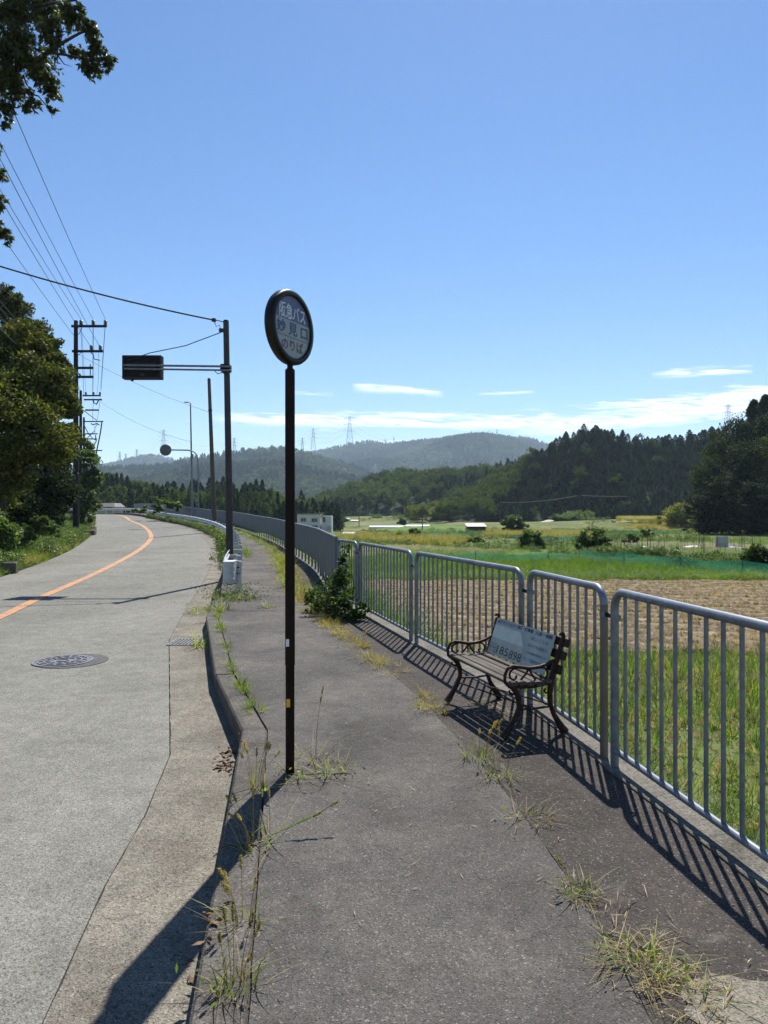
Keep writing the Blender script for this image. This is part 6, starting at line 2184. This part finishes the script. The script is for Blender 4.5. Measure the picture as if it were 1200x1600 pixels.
# long leaning stalk beside the seam
root = thing('leaning_foxtail', 'single long foxtail stalk leaning over the sidewalk to the right', 'weed', (-.60, 3.42, z0))
pth = [Vector((0, 0, 0)), Vector((.06, .03, .03)), Vector((.15, .07, .055)), Vector((.25, .11, .085)), Vector((.33, .15, .12))]
MB().tube(pth, .0022, 5).build('stem', LF['weed'], root)
for tip, l in ((pth[-1], .05), (pth[3], .045)):
    d = np.array([.8, .3, .35]); cnt = 160
    ts = rng.random(cnt); dirs = rng.normal(0, 1, (cnt, 3)); dirs /= np.linalg.norm(dirs, axis=1, keepdims=True)
    v, f = leaves(np.array(tip) + np.outer(ts * l, unit(d)) + dirs * .004, dirs + unit(d), .014, .003, .2)
    link('seed_head', np_mesh('seed_head', v, f), LF['seed'], root, kind='stuff')
p = np.array([[.18 + .02 * k, .085 + .008 * k, .07 + .004 * k] for k in range(5)])
v, f = leaves(p, np.tile((.8, .3, .3), (5, 1)), .11, .012, .15)
link('leaves', np_mesh('leaves', v, f), LF['weed'], root, kind='stuff')
# dead leaves and twigs in the gutter corner, under the bench, scattered on the asphalt
def litter(name, label, spots, n, r, mat, ln=.035, wd=.018, zf=None):
    pts_ = []
    for (x, y), k in spots:
        for _ in range(int(n * k)):
            a, b_ = rng.normal(x, r), rng.normal(y, r * 1.6)
            z = (zr(b_) if a < xK(b_) - .01 else zw(b_)) + .008
            pts_.append((a, b_, z))
    pts_ = np.array(pts_)
    d = rng.normal(0, 1, pts_.shape); d[:, 2] *= .12
    v, f = leaves(pts_, d, ln, wd, .05)
    return link(name, np_mesh(name, v, f), mat, None, kind='stuff', label=label, category='litter')
litter('dead_leaves', 'brown dead leaves gathered where the kerb bends', [((-1.10, 4.98), 1.0), ((-1.14, 5.25), .6), ((-.70, 2.75), .3)], 60, .04, MT['dead'], .045, .02)
litter('dry_twigs', 'dry twigs and straw lying under the bench', [((.90, 5.75), 1), ((.80, 5.85), .8), ((.95, 5.5), .5), ((1.0, 2.45), .8), ((.95, 2.7), .6)], 60, .09, LF['straw'], .09, .005)
litter('straw_tangle', 'tangled straw in the dry tufts at the lower right', [((.93, 2.52), 1), ((.82, 2.98), .6), ((1.02, 2.36), 1), ((.76, 3.68), .2)], 110, .06, LF['straw'], .05, .004)
litter('dry_bits', 'scattered dry grass bits on the sidewalk', [((.3, 3.0), 1), ((.0, 3.8), 1), ((.8, 3.2), 1.2), ((1.1, 3.6), .8), ((.4, 4.6), 1), ((-.3, 2.6), .6)], 16, .5, LF['straw'], .045, .004)
pv_ = [(1.22 + .26 * (1 + .35 * mnoise.noise((math.cos(q) * 2, math.sin(q) * 2, 5))) * math.cos(q), 2.28 + .17 * (1 + .35 * mnoise.noise((math.cos(q) * 2, math.sin(q) * 2, 8))) * math.sin(q), -.0025) for q in np.linspace(0, 6.2832, 30, endpoint=False)]
MB().add(pv_, [tuple(range(30))]).build('bare_patch', MT['gutter'], None, kind='structure', label='pale bare patch of concrete at the bottom right corner of the sidewalk', category='patch')
# pale pebbles in the asphalt
pts_ = []
for _ in range(260):
    y = rng.uniform(2.0, 7); x = rng.uniform(xK(y) + .25, xF(y) - .1)
    pts_.append((x, y, zw(y) - (.004 if x > xJ(y) else 0)))
m = MB()
for x, y, z in pts_:
    s = rng.uniform(.003, .008)
    q = rng.uniform(0, 6)
    m.add([(x + s * math.cos(q + a), y + s * math.sin(q + a) * .8, z + .001) for a in (0, 1.6, 3.1, 4.7)] + [(x, y, z + s * .7)], [(0, 1, 4), (1, 2, 4), (2, 3, 4), (3, 0, 4)])
m.build('pebbles', MT['grit'], None, kind='stuff', label='pale pebbles and grit on the sidewalk', category='grit')

# ------------------------------------------------------------------ haze
hz = bpy.data.materials.new('haze_air')
hz.use_nodes = True
nt = hz.node_tree
nt.nodes.clear()
ou = nt.nodes.new('ShaderNodeOutputMaterial')
pv = nt.nodes.new('ShaderNodeVolumePrincipled')
pv.inputs['Color'].default_value = (.62, .80, 1.0, 1)
pv.inputs['Density'].default_value = HAZE
pv.inputs['Anisotropy'].default_value = 0.25
nt.links.new(pv.outputs[0], ou.inputs['Volume'])
if HAZE > 0:
    MB().box((0, 1700, 193), (11000, 4300, 406)).build('haze', hz, None, kind='stuff', label='thin bluish haze in the air', category='haze')
